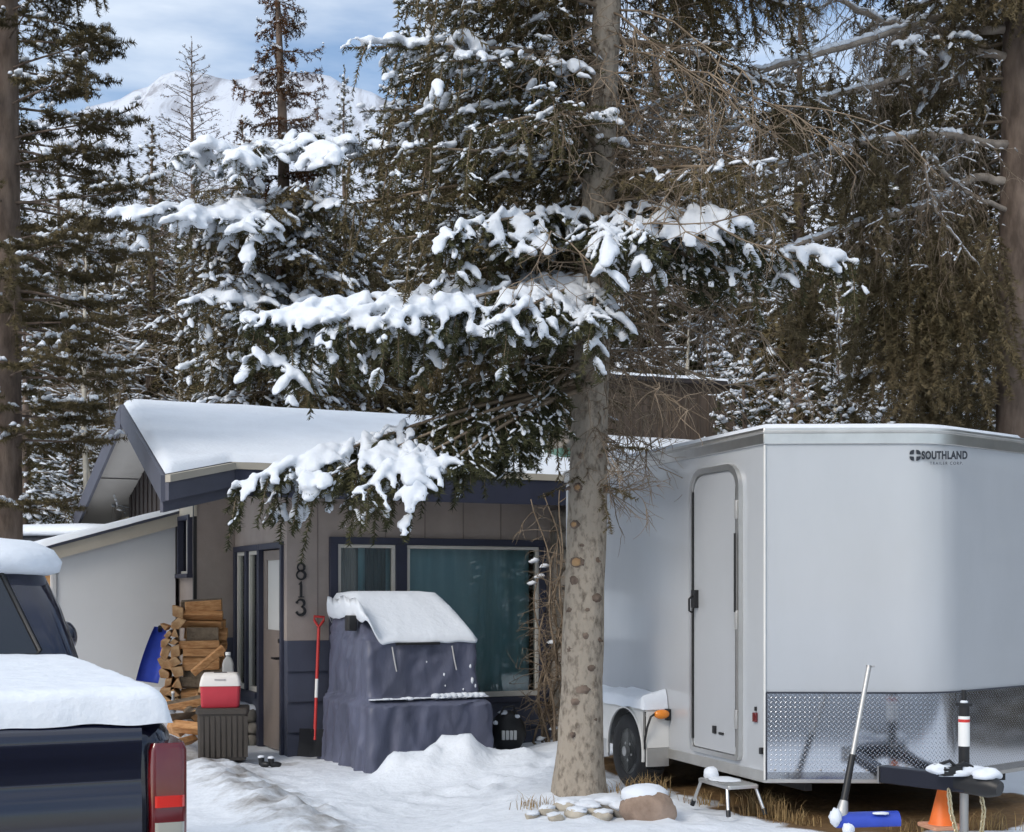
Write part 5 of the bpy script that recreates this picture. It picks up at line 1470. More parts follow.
def trunk_mesh(name, pts, rad, mat, parent, rg, sides=18, amp=.03, flare=0.0):
    pts = np.asarray(pts, float); k = len(pts); V = []; 
    D, U, W_ = frames(np.gradient(pts, axis=0)); U = np.tile(np.array([[1., 0, 0]]), (k, 1)); W_ = np.tile(np.array([[0, 1., 0]]), (k, 1))
    for i in range(k):
        for j in range(sides):
            a = 2*math.pi*j/sides
            q = rad[i]*(1+amp*mnoise.fractal(Vector((math.cos(a)*1.5, math.sin(a)*1.5, pts[i][2]*2.2)), .8, 2.0, 4))
            if flare: q += flare*max(0, 1-i/(k*.12))**2*(1+.35*math.sin(a*5+1))
            V.append(pts[i]+(U[i]*math.cos(a)+W_[i]*math.sin(a))*q)
    Fs = []
    for i in range(k-1):
        for j in range(sides):
            a, b = i*sides+j, i*sides+(j+1) % sides; Fs += [(a, b, b+sides), (a, b+sides, a+sides)]
    return np_obj(name, [(np.array(V), np.array(Fs), 0)], [mat], parent)

def remesh_pads(name, parts, parent, rg, vox=.022, loc=None):
    """snow pad: overlapping soft lumps merged into one skin"""
    gr = [(v, f, 0) for v, f in parts]
    me = np_mesh(name+'_tmp', gr, [M['snow']])
    o = bpy.data.objects.new(name+'_tmp', me); col.objects.link(o)
    r = o.modifiers.new('r', 'REMESH'); r.mode = 'VOXEL'; r.voxel_size = vox; r.use_smooth_shade = True
    s = o.modifiers.new('s', 'SMOOTH'); s.factor = .5; s.iterations = 3
    dg = bpy.context.evaluated_depsgraph_get(); dg.update()
    m2 = bpy.data.meshes.new_from_object(o.evaluated_get(dg)); bpy.data.objects.remove(o); bpy.data.meshes.remove(me)
    nv = len(m2.vertices); co = np.empty(nv*3, np.float32); no = np.empty(nv*3, np.float32)
    m2.vertices.foreach_get('co', co); m2.vertices.foreach_get('normal', no); co = co.reshape(-1, 3); no = no.reshape(-1, 3); k_ = vox/.017
    dsp = np.array([.007*mnoise.noise(Vector(c)*(22/k_))+.004*mnoise.noise(Vector(c)*(55/k_)) for c in co], np.float32)*k_
    m2.vertices.foreach_set('co', (co+no*dsp[:, None]).ravel())
    m2.name = name; m2.materials.clear(); m2.materials.append(M['snow']); m2.shade_smooth()
    q = bpy.data.objects.new(name, m2); col.objects.link(q); q.parent = parent
    return q

def heavy_bough(tree, rg, base, tip, L=None, twl=.55, gap=.075, up=.03, sag=.10, pad0=.25, pad=1.0, hang=.35, mats=None, K=16, start=.1, R_=.050, curtain=.25, vox=.017, sub=.7, thr=.72, label=None, angle=60, vs=1.0):
    base = np.asarray(base, float); tip = np.asarray(tip, float); v = tip-base; Lh = math.hypot(v[0], v[1]); az = math.atan2(v[1], v[0])
    A = Acc(); e0 = v[2]/Lh+sag; 
    bough(A, rg, base, az, Lh, e0, -sag-up, up, twl, gap, .13, R_, 1.0, hang, start, r0=.022, sub=sub, curtain=curtain, wander=.06, s0snow=0, angle=angle)
    b = crown_objects_plain(A, rg, tree, mats or [M['needle_dark'], M['twig']], K)
    p, d, Ls, Rr = A.arrays(); hx = np.array([math.cos(az), math.sin(az), 0])
    s = (p-base[None]) @ hx/Lh
    # patches of snow: some twigs are bare
    nz_ = np.array([mnoise.noise(Vector(q*2.3)) for q in p])
    m = (s > pad0) & (np.abs(d[:, 2]) < .86) & (rg.random(len(p)) < thr) & (nz_ > -.38)
    pp, dd, LL = p[m], d[m], Ls[m]
    if len(pp):
        n1 = np.array([mnoise.noise(Vector(x*3.1+np.array([7, 1, 3]))) for x in pp])
        prt = []
        for f_ in (.2, .55, .9):
            q = pad*rg.uniform(.45, 1.1, len(pp))*(1+.7*n1)*.94
            c = pp+dd*(LL*f_)[:, None]+UP[None]*(.026+.012*rg.random((len(pp), 1)))+rg.standard_normal((len(pp), 3))*.010
            prt.append(lumps(c, dd, .058*q*vs, .046*q*vs, .042*q*vs, rg, LT, .10))
        V = np.concatenate([x[0] for x in prt]); o_ = np.cumsum([0]+[len(x[0]) for x in prt])[:-1]; Fc = np.concatenate([x[1]+k for x, k in zip(prt, o_)])
        remesh_pads('snow_pad', [(V, Fc)], b, rg, vox)
    # thin dusting on the twigs the pads leave bare
    m3 = (~m) & (np.abs(d[:, 2]) < .8) & (s > .08) & (rg.random(len(p)) < .55)
    if m3.any():
        p3, d3, l3 = p[m3], d[m3], Ls[m3]; cs = []
        for f_ in (.25, .6, .9):
            q = rg.uniform(.35, 1.1, len(p3))*vs
            cs.append((p3+d3*(l3*f_)[:, None]+UP[None]*(.020*vs)+rg.standard_normal((len(p3), 3))*.008*vs, d3, .030*q, .013*q, .011*q))
        c3, dd3, a1, a2, a3 = [np.concatenate(x) for x in zip(*cs)]
        np_obj('snow_dusting', [(*lumps(c3, dd3, a1, a2, a3, rg, LT_S, .22), 0)], [M['snow_fine']], b)
    return b
def crown_objects_plain(A, rg, parent, mats, K):
    p, d, L, Rr = A.arrays(); gr = [(*needles((p, d, L, Rr), rg, int(K*2.6), .034), 0)]
    if A.lines: gr.append((*tubes(A.lines, 4), 1))
    return np_obj('bough', gr, mats, parent)

# fine dead twigs: thin curved lines
def dead_spray(lines, rg, p, d, L, depth=2, r=.004, droop=.3, nb=4):
    n = 5; pts = [np.asarray(p, float)]; dd = unit(np.asarray(d, float))
    for i in range(n):
        dd = unit(dd+rg.standard_normal(3)*.16-UP*droop*.12); pts.append(pts[-1]+dd*L/n)
    lines.append((np.array(pts), np.linspace(r, r*.4, n+1)))
    if depth > 0:
        for _ in range(nb):
            i = rg.integers(1, n+1); q = unit(dd+rg.standard_normal(3)*.75-UP*droop*.3)
            dead_spray(lines, rg, pts[i], q, L*rg.uniform(.35, .6), depth-1, r*.6, droop, nb)

# ---------------------------------------------------------------- the main spruce
TB = P(580, 797, 9.6)
def main_spruce():
    rg = np.random.default_rng(11)
    z0 = ground_h(TB.x, TB.y)
    t = thing('spruce_tree', 'tall grey barked spruce with knots and snow-laden lower boughs before the trailer', 'tree', (0, 0, 0))
    t.location = (TB.x, TB.y, z0-.05)
    def c(z):   # world centre at height z
        return np.array([-.005+.022*z+.0024*min(z, 6)**2, .01*z, z])
    H = 12.5
    zs = np.concatenate([np.linspace(0, 2.2, 46), np.linspace(2.25, H, 80)])
    def rad(z): return float(np.interp(z, [0, .25, .8, 2.2, 4.0, 5.6, 12.5], [.182, .158, .143, .132, .112, .095, .012]))
    tr = trunk_mesh('trunk', [c(z) for z in zs], [rad(z) for z in zs], M['bark'], t, rg, 40, .06, .020)
    # knots where limbs were cut
    kn = [(578, 487, 1), (606, 487, 1), (567, 487, .6), (575, 524, .9), (577, 562, 1.25), (574, 580, .8), (597, 598, .9), (586, 636, .7), (600, 640, .5), (570, 650, .6), (592, 668, .8), (583, 690, 1.0), (575, 702, .8), (596, 720, .5), (573, 735, .6), (588, 610, .5), (581, 455, .5), (601, 455, .6), (570, 610, .5), (582, 545, .5), (598, 560, .5)]
    for i, (px, py, s_) in enumerate(kn):
        q = P(px, py, 9.45); z = q.z-(z0-.05); cc = c(z); r_ = rad(z)
        dx = max(-.96, min(.96, (q.x-TB.x-cc[0])/r_)); dy = -math.sqrt(1-dx*dx)
        n_ = Vector((dx, dy, 0)); b = MB(); k = .030*s_
        Mk = Matrix.Translation(Vector(cc)+n_*(r_-.008)) @ n_.to_track_quat('Z', 'Y').to_matrix().to_4x4()
        kx, ky = k*rg.uniform(1.0, 1.6), k*rg.uniform(.8, 1.5); b.blob((0, 0, .002), (kx, ky, .012+.016*rg.random()), i, .32, 2.6, 18, 12, 0, Mk)
        ring = b.build('knot', M['bark_dark'], tr, smooth=60)
        if i in (0, 1, 4, 3):
            f = MB(); f.blob((0, 0, .014), (k*.85, k*.75, .014), i, .3, 2, 12, 8, 0, Mk); f.build('cut_face', M['knot'], ring, smooth=60)
        if s_ < .76 and i % 2 == 0:
            st = MB(); st.tube([Vector(cc)+n_*(r_-.01), Vector(cc)+n_*(r_+.03)+Vector((0, 0, -.01))], [.010, .007], 6); st.build('stub', M['bark_dark'], tr)
    loc = np.array(t.location)
    def W(px, py, Y): return np.array(P(px, py, Y))-loc
    def onax(py): 
        z = (CAM_Z+(HOR-py)/F*9.6)-loc[2]; return c(z)
    # heavy boughs of the photograph ---------------------------------
    D_ = [M['needle_dark'], M['twig']]
    # long middle bough, leaning towards the viewer, over to the left
    HB = lambda by, tx, ty, Y, **k: heavy_bough(t, rg, onax(by), W(tx, ty, Y), **{**dict(hang=.95, sag=.16, up=.02, thr=.8, curtain=.6, K=17), **k})
    HB(285, 250, 322, 8.8, twl=.50, gap=.045, pad0=.05, pad=1.2, thr=.95)
    HB(286, 330, 325, 8.55, twl=.46, gap=.055, pad0=.2, pad=1.1, thr=.9)
    HB(282, 395, 322, 8.3, twl=.46, gap=.06, pad0=.12, pad=1.05)
    HB(285, 500, 325, 8.3, twl=.42, gap=.06, pad0=.15, pad=1.05)
    HB(288, 600, 330, 8.5, twl=.36, gap=.055, pad0=.15, pad=1.05, thr=.85)
    HB(295, 305, 352, 9.4, twl=.42, gap=.07, pad0=.30, pad=.95, thr=.7)
    # low bough that hangs before the eave: a fan of sprays
    HB(382, 232, 492, 8.9, twl=.46, gap=.048, sag=.12, pad0=.54, pad=1.12, thr=.92, start=.3, hang=.85, curtain=.3)
    HB(382, 272, 478, 8.65, twl=.48, gap=.05, sag=.13, pad0=.58, pad=1.1, thr=.92, start=.3, hang=.85, curtain=.3)
    HB(385, 312, 488, 8.5, twl=.48, gap=.05, sag=.16, pad0=.64, pad=1.1, thr=.92, start=.3, hang=.85, curtain=.3)
    HB(386, 352, 498, 8.45, twl=.46, gap=.05, sag=.18, pad0=.70, pad=1.1, thr=.92, start=.3, hang=.85, curtain=.3)
    HB(386, 398, 500, 8.5, twl=.42, gap=.055, sag=.22, pad0=.80, pad=1.0, thr=.8, start=.3, hang=.85, curtain=.3)
    HB(380, 330, 455, 9.2, twl=.40, gap=.07, sag=.12, pad0=.6, pad=.7, thr=.5, start=.3)
    HB(372, 440, 455, 9.0, twl=.42, gap=.07, sag=.10, pad0=.6, pad=.6, thr=.4, curtain=.9, start=.25)
    HB(352, 500, 430, 9.2, twl=.40, gap=.07, sag=.10, pad0=.6, pad=.5, thr=.3, curtain=.9, start=.25)
    HB(340, 430, 400, 9.3, twl=.40, gap=.08, sag=.10, pad0=.5, pad=.6, thr=.35, curtain=.9, start=.25)
    # level boughs crossing the trunk higher up
    HB(205, 742, 225, 8.9, twl=.42, gap=.05, sag=.14, pad0=.08, pad=1.0, thr=.88)
    HB(212, 660, 245, 8.5, twl=.40, gap=.06, sag=.14, pad0=.2, pad=1.0)
    HB(215, 610, 250, 8.5, twl=.36, gap=.06, sag=.14, pad0=.25, pad=.95)
    HB(208, 438, 238, 8.9, twl=.42, gap=.055, sag=.16, pad0=.12, pad=1.0, thr=.85)
    HB(218, 855, 268, 9.3, twl=.38, gap=.075, sag=.08, pad0=.66, pad=1.05, start=.4)
    HB(225, 770, 290, 9.2, twl=.36, gap=.075, sag=.08, pad0=.62, pad=.8, thr=.5, start=.3)
    # smaller snowy boughs upper left
    for (by, tx, ty, Y, pd, th) in ((60, 350, 45, 9.0, 1.05, .6), (70, 440, 60, 8.8, 1.0, .6), (120, 365, 110, 9.3, .75, .45), (110, 470, 130, 8.7, .7, .5), (165, 400, 150, 9.2, .75, .45), (165, 455, 185, 9.6, .6, .4), (150, 540, 90, 8.7, .8, .5), (25, 400, 5, 9.3, .8, .5), (250, 420, 205, 9.6, .7, .5)):
        heavy_bough(t, rg, onax(by), W(tx, ty, Y), twl=.40, gap=.075, sag=.13, pad0=.25, pad=pd, thr=th, hang=.45, curtain=.55, mats=[M['needle'], M['twig']], K=13, R_=.036)
    # the rest of the crown ------------------------------------------
    A = Acc(); lines = []
    z = 2.9
    while z < H-.4:
        n = 5 if z < 6 else 6
        a0 = rg.random()*6.28
        for k in range(n):
            az = a0+6.283*k/n+rg.uniform(-.3, .3); L = np.interp(z, [2.9, 4, 6, 9, 12.3], [1.5, 1.75, 1.7, 1.1, .25])*rg.uniform(.75, 1.1)
            cx = math.cos(az)
            if z < 6.2 and cx > .25:
                # the right side is mostly bare dead twigs
                if rg.random() < .75:
                    dead_spray(lines, rg, c(z), np.array([cx, math.sin(az), rg.uniform(-.35, .25)]), L*.8, 2, .009, .5, 6); continue
            if z < 3.3 and math.sin(az) < .0: continue
            if z < 6.4 and math.sin(az) < -.25 and abs(cx) < .80: continue
            bough(A, rg, c(z), az, L, .12, -.34, .10, .50, .085, .16, .040, .40, .6, .12, sub=.75, curtain=.6)
        z += rg.uniform(.17, .26)
    for _ in range(70):   # dead twigs along the lower stem
        z = rg.uniform(2.1, 6); az = rg.uniform(-2.2, 1.4); dead_spray(lines, rg, c(z), np.array([math.cos(az), math.sin(az), rg.uniform(-.5, .2)]), rg.uniform(.3, .9), 2, .006, .5, 5)
    # few green sprigs low on the stem
    for px, py, tx, ty in ((604, 470, 618, 515), (604, 480, 622, 492), (604, 455, 640, 440), (566, 470, 552, 490)):
        b0 = onax(py); tp = W(tx, ty, 9.35); twig(A, rg, b0+unit(tp-b0)*.1, unit(tp-b0), np.linalg.norm(tp-b0), .09, .03, 0, .3, .8)
    A.lines += lines
    crown_objects(A, rg, t, [M['needle_olive'], M['twig']], 36, .036, snow_scale=1.05)
main_spruce()

# ---------------------------------------------------------------- general conifer maker
def conifer(name, H, r0, Lbot, z_first, seed, mats, K=18, snow=.5, twl=.6, gap=.17, sl=.24, R_=.06, whorl=.34, n=6, e0=.15, e1=-.42, up=.10, hang=.45, curtain=.15, width=.07, gapchance=.08, power=.85, bark='bark_dark', snow_scale=1.15, lean=0.0, sub=.55, prof=None, sides=10):
    rg = np.random.default_rng(seed)
    t = bpy.data.objects.new(name, None); col.objects.link(t)
    def c(z): return np.array([lean*z+.04*math.sin(z*.9+seed), .04*math.cos(z*.7+seed), z])
    zs = np.linspace(-.1, H, 40)
    trunk_mesh('trunk', [c(z) for z in zs], [max(.008, r0*(1-z/H)**.9+.006) for z in zs], M[bark], t, rg, sides, .05, r0*.4)
    A = Acc(); z = z_first
    while z < H-.12:
        f = (H-z)/(H-z_first); L = Lbot*(f**power if prof is None else np.interp(1-f, prof[0], prof[1])); a0 = rg.random()*6.28
        m = n if f > .25 else max(4, n-1)
        for k in range(m):
            if rg.random() < gapchance: continue
            l = max(.12, L*rg.uniform(.72, 1.12)); az = a0+6.283*k/m+rg.uniform(-.3, .3)
            fade = min(1, l/1.0)
            bough(A, rg, c(z+rg.uniform(-.08, .08)), az, l, e0+.35*(1-f), e1*(.5+.5*f), up, min(twl, l*.55), gap, sl, R_*(.7+.3*fade), snow, hang, .14 if l < .8 else .2, sub=sub, curtain=curtain)
        z += whorl*(.55+.5*f)*rg.uniform(.8, 1.2)
    A.seg(c(H-.15), UP, .25, R_*.6, 0)
    crown_objects(A, rg, t, mats, K, width, snow_scale=snow_scale, sides=3)
    return t
def hide_far(o, loc, rz, s):
    o.location = loc; o.rotation_euler = (0, 0, rz); o.scale = (s, s, s)

# ---------------------------------------------------------------- leafless snow-dusted tree
def bare_tree(name, H, seed, mats, snow=.7, r0=.05, spread=.7, nb=26, zlow=.18):
    rg = np.random.default_rng(seed); t = bpy.data.objects.new(name, None); col.objects.link(t)
    def c(z): return np.array([.08*math.sin(z*1.3+seed), .06*math.cos(z*1.1+seed), z])
    zs = np.linspace(-.1, H, 30)
    trunk_mesh('trunk', [c(z) for z in zs], [max(.006, r0*(1-z/H)+.005) for z in zs], mats[0], t, rg, 8, .04)
    L = []
    for i in range(nb):
        z = H*rg.uniform(zlow, .98); az = rg.uniform(0, 6.28); l = spread*(1-.7*z/H)*H*.42*rg.uniform(.5, 1.1)
        dead_spray(L, rg, c(z), np.array([math.cos(az), math.sin(az), rg.uniform(.05, .7)]), l, 3, .012, .12, 4)
    cr = np_obj('crown', [(*tubes(L, 3), 0)], [mats[1]], t)
    P_, D_, S_ = [], [], []
    for pts, rad in L:
        for i in range(len(pts)-1):
            d = pts[i+1]-pts[i]; l = np.linalg.norm(d)
            if l > .03 and abs(d[2])/l < .8 and rg.random() < snow: P_.append((pts[i]+pts[i+1])/2); D_.append(d); S_.append((l*.55, .010+rad[i]*.9))
    if P_:
        P_ = np.array(P_); D_ = np.array(D_); S_ = np.array(S_); w = S_[:, 1]*rg.uniform(.7, 1.3, len(S_))
        np_obj('snow_cover', [(*lumps(P_+UP[None]*w[:, None]*.8, D_, S_[:, 0], w, w, rg, lump_template(5, 3)), 0)], [M['snow_fine']], cr)
    return t

# ---------------------------------------------------------------- spruce with cones, behind the house
def cone_spruce():
    rg = np.random.default_rng(31)
    b = P(288, 590, 21.0)
    t = thing('spruce_tree', 'rust coloured cone-laden spruce top rising above thick snow pads behind the house roof', 'tree', (b.x, b.y, 0))
    loc = np.array(t.location); H = 11.4
    def c(z): return np.array([-.012*z+.03*math.sin(z), 0, z])
    zs = np.linspace(-.1, H, 60)
    trunk_mesh('trunk', [c(z) for z in zs], [.20*(1-z/H)**.85+.012 for z in zs], M['bark_dark'], t, rg, 12, .04, .05)
    S = 21.0/F
    def W(px, py, Y): return np.array(P(px, py, Y))-loc
    def onax(py): return c(CAM_Z+(HOR-py)*S)
    D_ = [M['needle_dark'], M['twig']]
    for by, tx, ty, Y, pd, th in ((140, 172, 158, 20.0, 1.1, .6), (138, 240, 160, 19.2, 1.1, .6), (132, 345, 160, 19.4, 1.1, .65), (135, 392, 150, 20.6, 1.1, .6), (196, 116, 218, 20.0, 1.2, .75), (198, 170, 222, 19.0, 1.2, .7), (200, 240, 232, 18.8, 1.1, .6), (205, 350, 205, 19.6, .9, .4),
                              (275, 185, 305, 19.2, 1.05, .5), (280, 250, 325, 18.8, 1.0, .4), (290, 335, 310, 19.2, .9, .35), (335, 195, 365, 19.4, .9, .35), (340, 300, 372, 19.0, .9, .35), (330, 390, 350, 20.2, .9, .35)):
        heavy_bough(t, rg, onax(by), W(tx, ty, Y), twl=.72, gap=.13, sag=.10, up=.03, pad0=.22, pad=pd*1.15, thr=th, hang=.45, curtain=.5, K=9, R_=.07, vox=.036, sub=.6, vs=1.75)
    A = Acc(); z = 1.9
    while z < 7.6:
        a0 = rg.random()*6
        for k in range(6): bough(A, rg, c(z), a0+k*1.05+rg.uniform(-.3, .3), np.interp(z, [1.9, 4.5, 7.6], [2.3, 2.2, 1.7])*rg.uniform(.7, 1.1), .10, -.4, .1, .7, .14, .22, .08, .45, .6, .12, sub=.65, curtain=.45)
        z += rg.uniform(.28, .4)
    crown_objects(A, rg, t, [M['needle_olive'], M['twig']], 18, .045, snow_scale=1.2, sides=3)
    # sparse rust spire
    B = Acc(); z = 7.4
    while z < H-.1:
        f = (H-z)/(H-7.4); m = 5; a0 = rg.random()*6
        for k in range(m):
            l = (.15+.95*f)*rg.uniform(.5, 1.15); bough(B, rg, c(z), a0+6.283*k/m+rg.uniform(-.4, .4), l*1.1, .10, -.5, .45, .24, .075, .12, .055, .35, .4, .05, sub=.7, curtain=.45)
        z += rg.uniform(.28, .46)
    crown_objects(B, rg, t, [M['needle_rust'], M['bark_dark']], 20, .055, name='cone_top', snow_scale=.9, sides=3)
cone_spruce()

# ---------------------------------------------------------------- left pine
def left_pine():
    rg = np.random.default_rng(41); b = P(4, 590, 13.0)
    t = thing('pine_tree', 'tall dark barked pine at the left with clumped olive needles and dusted limbs', 'tree', (b.x, b.y, 0))
    H = 10.5; S = 13.0/F
    def c(z): return np.array([.004*z, 0, z])
    zs = np.linspace(-.1, H, 60)
    trunk_mesh('trunk', [c(z) for z in zs], [.165*(1-z/H)**.7+.02 for z in zs], M['bark_dark'], t, rg, 16, .05, .04)
    A = Acc(); loc = np.array(t.location)
    z = 2.4
    while z < H-.5:
        a0 = rg.random()*6
        for k in range(5):
            az = a0+k*1.257+rg.uniform(-.35, .35); L = np.interp(z, [2.4, 3.6, 5.0, 6.3, 10], [1.0, 1.6, 1.7, 1.35, .4])*rg.uniform(.7, 1.08)
            if z < 3.0 and rg.random() < .5: continue
            bough(A, rg, c(z), az, L, .10, -.18, .16, .40, .075, .12, .066, .40, .12, .40, sub=.9, curtain=.15, needle_from=.2, r0=.014)
        z += rg.uniform(.22, .38)
    # bare limbs low on the stem
    for zz in (4.0, 4.4, 4.75, 5.2, 5.7, 3.7):
        az = rg.uniform(-.7, .3); L = rg.uniform(.5, .9)
        pts = np.array([c(zz)+np.array([math.cos(az)*L*s, math.sin(az)*L*s, .04*s-.25*s*s]) for s in np.linspace(0, 1, 8)]); A.lines.append((pts, np.linspace(.018, .006, 8)))
        for i in range(1, 7): A.seg(pts[i], unit(pts[i+1]-pts[i]), .12, .012, .9)
    crown_objects(A, rg, t, [M['needle_olive'], M['bark_dark']], 40, .036, snow_scale=.95, sides=4)
left_pine()

# ---------------------------------------------------------------- right tree with long dead limbs
M['needle_hang'] = pm('needles_hanging', (.095, .078, .042), .8, c2=(.19, .15, .088), vscale=1.3, spec=.1)
M['limb'] = pm('dead_limb', (.22, .18, .145), .9, c2=(.42, .36, .30), vscale=9, bump=.5, bscale=30)
def right_tree():
    rg = np.random.default_rng(51); Y0 = 11.6; b = P(1014, 590, Y0)
    t = thing('spruce_tree', 'brown trunked spruce at the right with long bare snowy limbs and hanging needles', 'tree', (b.x, b.y, .1))
    loc = np.array(t.location); H = 11.0
    def c(z): return np.array([.006*z-.01, 0, z])
    zs = np.linspace(-.1, H, 60)
    tr = trunk_mesh('trunk', [c(z) for z in zs], [.155*(1-z/H)**.6+.02 for z in zs], M['bark_dark'], t, rg, 18, .05, .04)
    def W(px, py, Y): return np.array(P(px, py, Y))-loc
    limbs = [
        [(1012, 0, Y0), (940, 18, 11.3), (850, 45, 10.9), (760, 70, 10.5), (690, 92, 10.3), (622, 118, 10.2)],
        [(1012, 60, Y0), (960, 48, 11.5), (900, 78, 11.1), (820, 100, 10.7), (745, 122, 10.4), (640, 180, 10.3)],
        [(1012, 148, Y0), (975, 140, 11.4), (940, 134, 11.2), (860, 142, 10.9), (800, 160, 10.7), (720, 186, 10.4), (655, 215, 10.3)],
        [(1012, 185, Y0), (975, 174, 11.5), (930, 206, 11.2), (870, 220, 11.0), (790, 246, 10.8), (735, 285, 10.6), (690, 330, 10.5)],
        [(1012, 30, Y0), (930, 30, 11.6), (880, 22, 11.4), (820, -10, 11.0), (760, -20, 10.8)],
        [(1012, 215, Y0), (960, 190, 11.3), (925, 150, 11.0), (928, 190, 10.9), (945, 225, 10.9), (985, 275, 11.0)],
    ]
    for li, pl in enumerate(limbs):
        cp = np.array([W(*q) for q in pl]); cp[0] = c(cp[0][2])
        # smooth path
        k = len(cp); ts = np.linspace(0, k-1, 46); pts = np.stack([np.interp(ts, np.arange(k), cp[:, i]) for i in range(3)], 1)
        for _ in range(4): pts[1:-1] = (pts[:-2]+2*pts[1:-1]+pts[2:])/4
        pts[1:-1] += rg.standard_normal((len(pts)-2, 3))*.006
        r = np.linspace(.038 if li not in (5,) else .022, .007, len(pts))
        lines = [(pts, r)]; sub = []
        for i in range(6, len(pts)-1):
            for _ in range(2 if li != 5 else 1):
                dl = unit(pts[i+1]-pts[i]); q = unit(dl*.5+rg.standard_normal(3)*np.array([.5, .9, .5])-UP*.6)
                dead_spray(sub, rg, pts[i], q, rg.uniform(.18, .55), 2, .005, 1.1, 4)
        o = np_obj('limb', [(*tubes(lines, 8), 0), (*tubes(sub, 3), 1)], [M['limb'], M['twig_grey'] if li % 2 == 0 else M['twig']], t)
        mid = (pts[1:]+pts[:-1])/2; d = pts[1:]-pts[:-1]; l = np.linalg.norm(d, axis=1); m = (np.arange(len(mid)) > (9 if li < 4 else 14)) & (rg.random(len(mid)) < .93)
        rr = (r[1:]+r[:-1])[m]/2
        cen = [mid[m]+UP[None]*rr[:, None]*.9]; dd = [d[m]]; sx_ = [l[m]*.8]; sy_ = [rr*1.05+.004]; sz_ = [rr*1.0+.006]
        P2, D2, L2, R2 = [], [], [], []
        for pts2, rad2 in sub:
            for i in range(len(pts2)-1):
                e = pts2[i+1]-pts2[i]; le = np.linalg.norm(e)
                if le > .02 and abs(e[2])/le < .6 and rg.random() < .5: P2.append((pts2[i]+pts2[i+1])/2+UP*.006); D2.append(e); L2.append(le*.55); R2.append(.006+rad2[i])
        if P2: cen.append(np.array(P2)); dd.append(np.array(D2)); sx_.append(np.array(L2)); sy_.append(np.array(R2)); sz_.append(np.array(R2)*.8)
        np_obj('snow_cover', [(*lumps(np.concatenate(cen), np.concatenate(dd), np.concatenate(sx_), np.concatenate(sy_), np.concatenate(sz_), rg, LT_S), 0)], [M['snow_fine']], o)
    # short clear snow pads on one upper limb
    heavy_bough(t, rg, W(985, 45, 11.3), W(898, 45, 10.8), twl=.25, gap=.06, sag=.25, up=.1, pad0=.1, pad=.8, thr=.7, hang=.6, curtain=.6, mats=[M['needle_olive'], M['twig']], K=13)
    # drooping curtains of olive needles
    A = Acc()
    z = 2.6
    while z < H-.4:
        a0 = rg.random()*6
        for k in range(5):
            az = a0+k*1.257+rg.uniform(-.35, .35); L = np.interp(z, [2.6, 3.4, 5, 7, 10.8], [.8, 1.5, 1.8, 1.5, .25])*rg.uniform(.75, 1.1)
            if math.sin(az) < -.2 and z < 6.2: continue
            bough(A, rg, c(z), az, L, .0, -.30, .06, .46, .085, .15, .050, .28, .9, .18, sub=.75, curtain=.7)
        z += rg.uniform(.24, .36)
    for (px, py, Y, L) in ((900, 140, 11.0, .9), (860, 150, 10.9, .8), (930, 240, 11.0, 1.3), (905, 260, 11.1, 1.2), (880, 280, 11.2, 1.1), (945, 300, 11.0, 1.0), (800, 300, 10.9, .45), (795, 280, 10.8, .5), (830, 90, 10.9, .7), (780, 110, 10.7, .5), (860, 220, 11.2, .9), (960, 220, 11.1, 1.4), (925, 330, 11.2, .8), (985, 240, 11.0, 1.2), (890, 60, 11.2, .9)):
        for _ in range(11):
            p = W(px, py, Y)+rg.standard_normal(3)*np.array([.12, .12, .10]); twig(A, rg, p, unit(-UP+rg.standard_normal(3)*.16), L*rg.uniform(.5, 1.1), .14, .052, 0, .6, .7)
    crown_objects(A, rg, t, [M['needle_hang'], M['twig']], 40, .032, snow_scale=1.0, sides=3)
right_tree()

# ---------------------------------------------------------------- background forest
nd = [M['needle'], M['twig']]; ndk = [M['needle_dark'], M['twig']]; nol = [M['needle_olive'], M['twig']]
protoA = conifer('spruce_tree', 13.0, .19, 2.3, 1.2, 101, nd, snow=.55, curtain=.35, whorl=.44, gap=.21, sl=.27, R_=.092, K=20)
protoB = conifer('spruce_tree', 11.0, .17, 2.0, .8, 102, nol, snow=.42, curtain=.6, whorl=.42, gap=.20, sl=.26, R_=.088, K=20)
protoC = conifer('spruce_tree', 4.2, .07, 1.15, .15, 103, ndk, snow=.85, twl=.42, gap=.12, sl=.17, R_=.050, whorl=.27, e0=.35, e1=-.35, up=.15, snow_scale=1.5, K=18)
protoD = conifer('spruce_tree', 9.0, .13, 1.4, 1.0, 104, nd, snow=.8, whorl=.42, gap=.19, sl=.24, R_=.072, hang=.6, e0=.0, snow_scale=1.3, K=18)
protoE = bare_tree('birch_tree', 6.0, 105, [M['aspen'], M['twig']], .85, .05, .9, 34)
protoF = conifer('larch_tree', 12.5, .13, 1.5, 3.0, 106, [M['bark_dark'], M['bark_dark']], snow=.30, whorl=.36, gap=.13, sl=.16, R_=.05, K=9, n=6, e0=.30, e1=-.25, snow_scale=.9, sub=.5, gapchance=.1, twl=.5, curtain=0, hang=.15, width=.06, power=.6)
used = {}
G = 'forest trees behind the house and trailer'
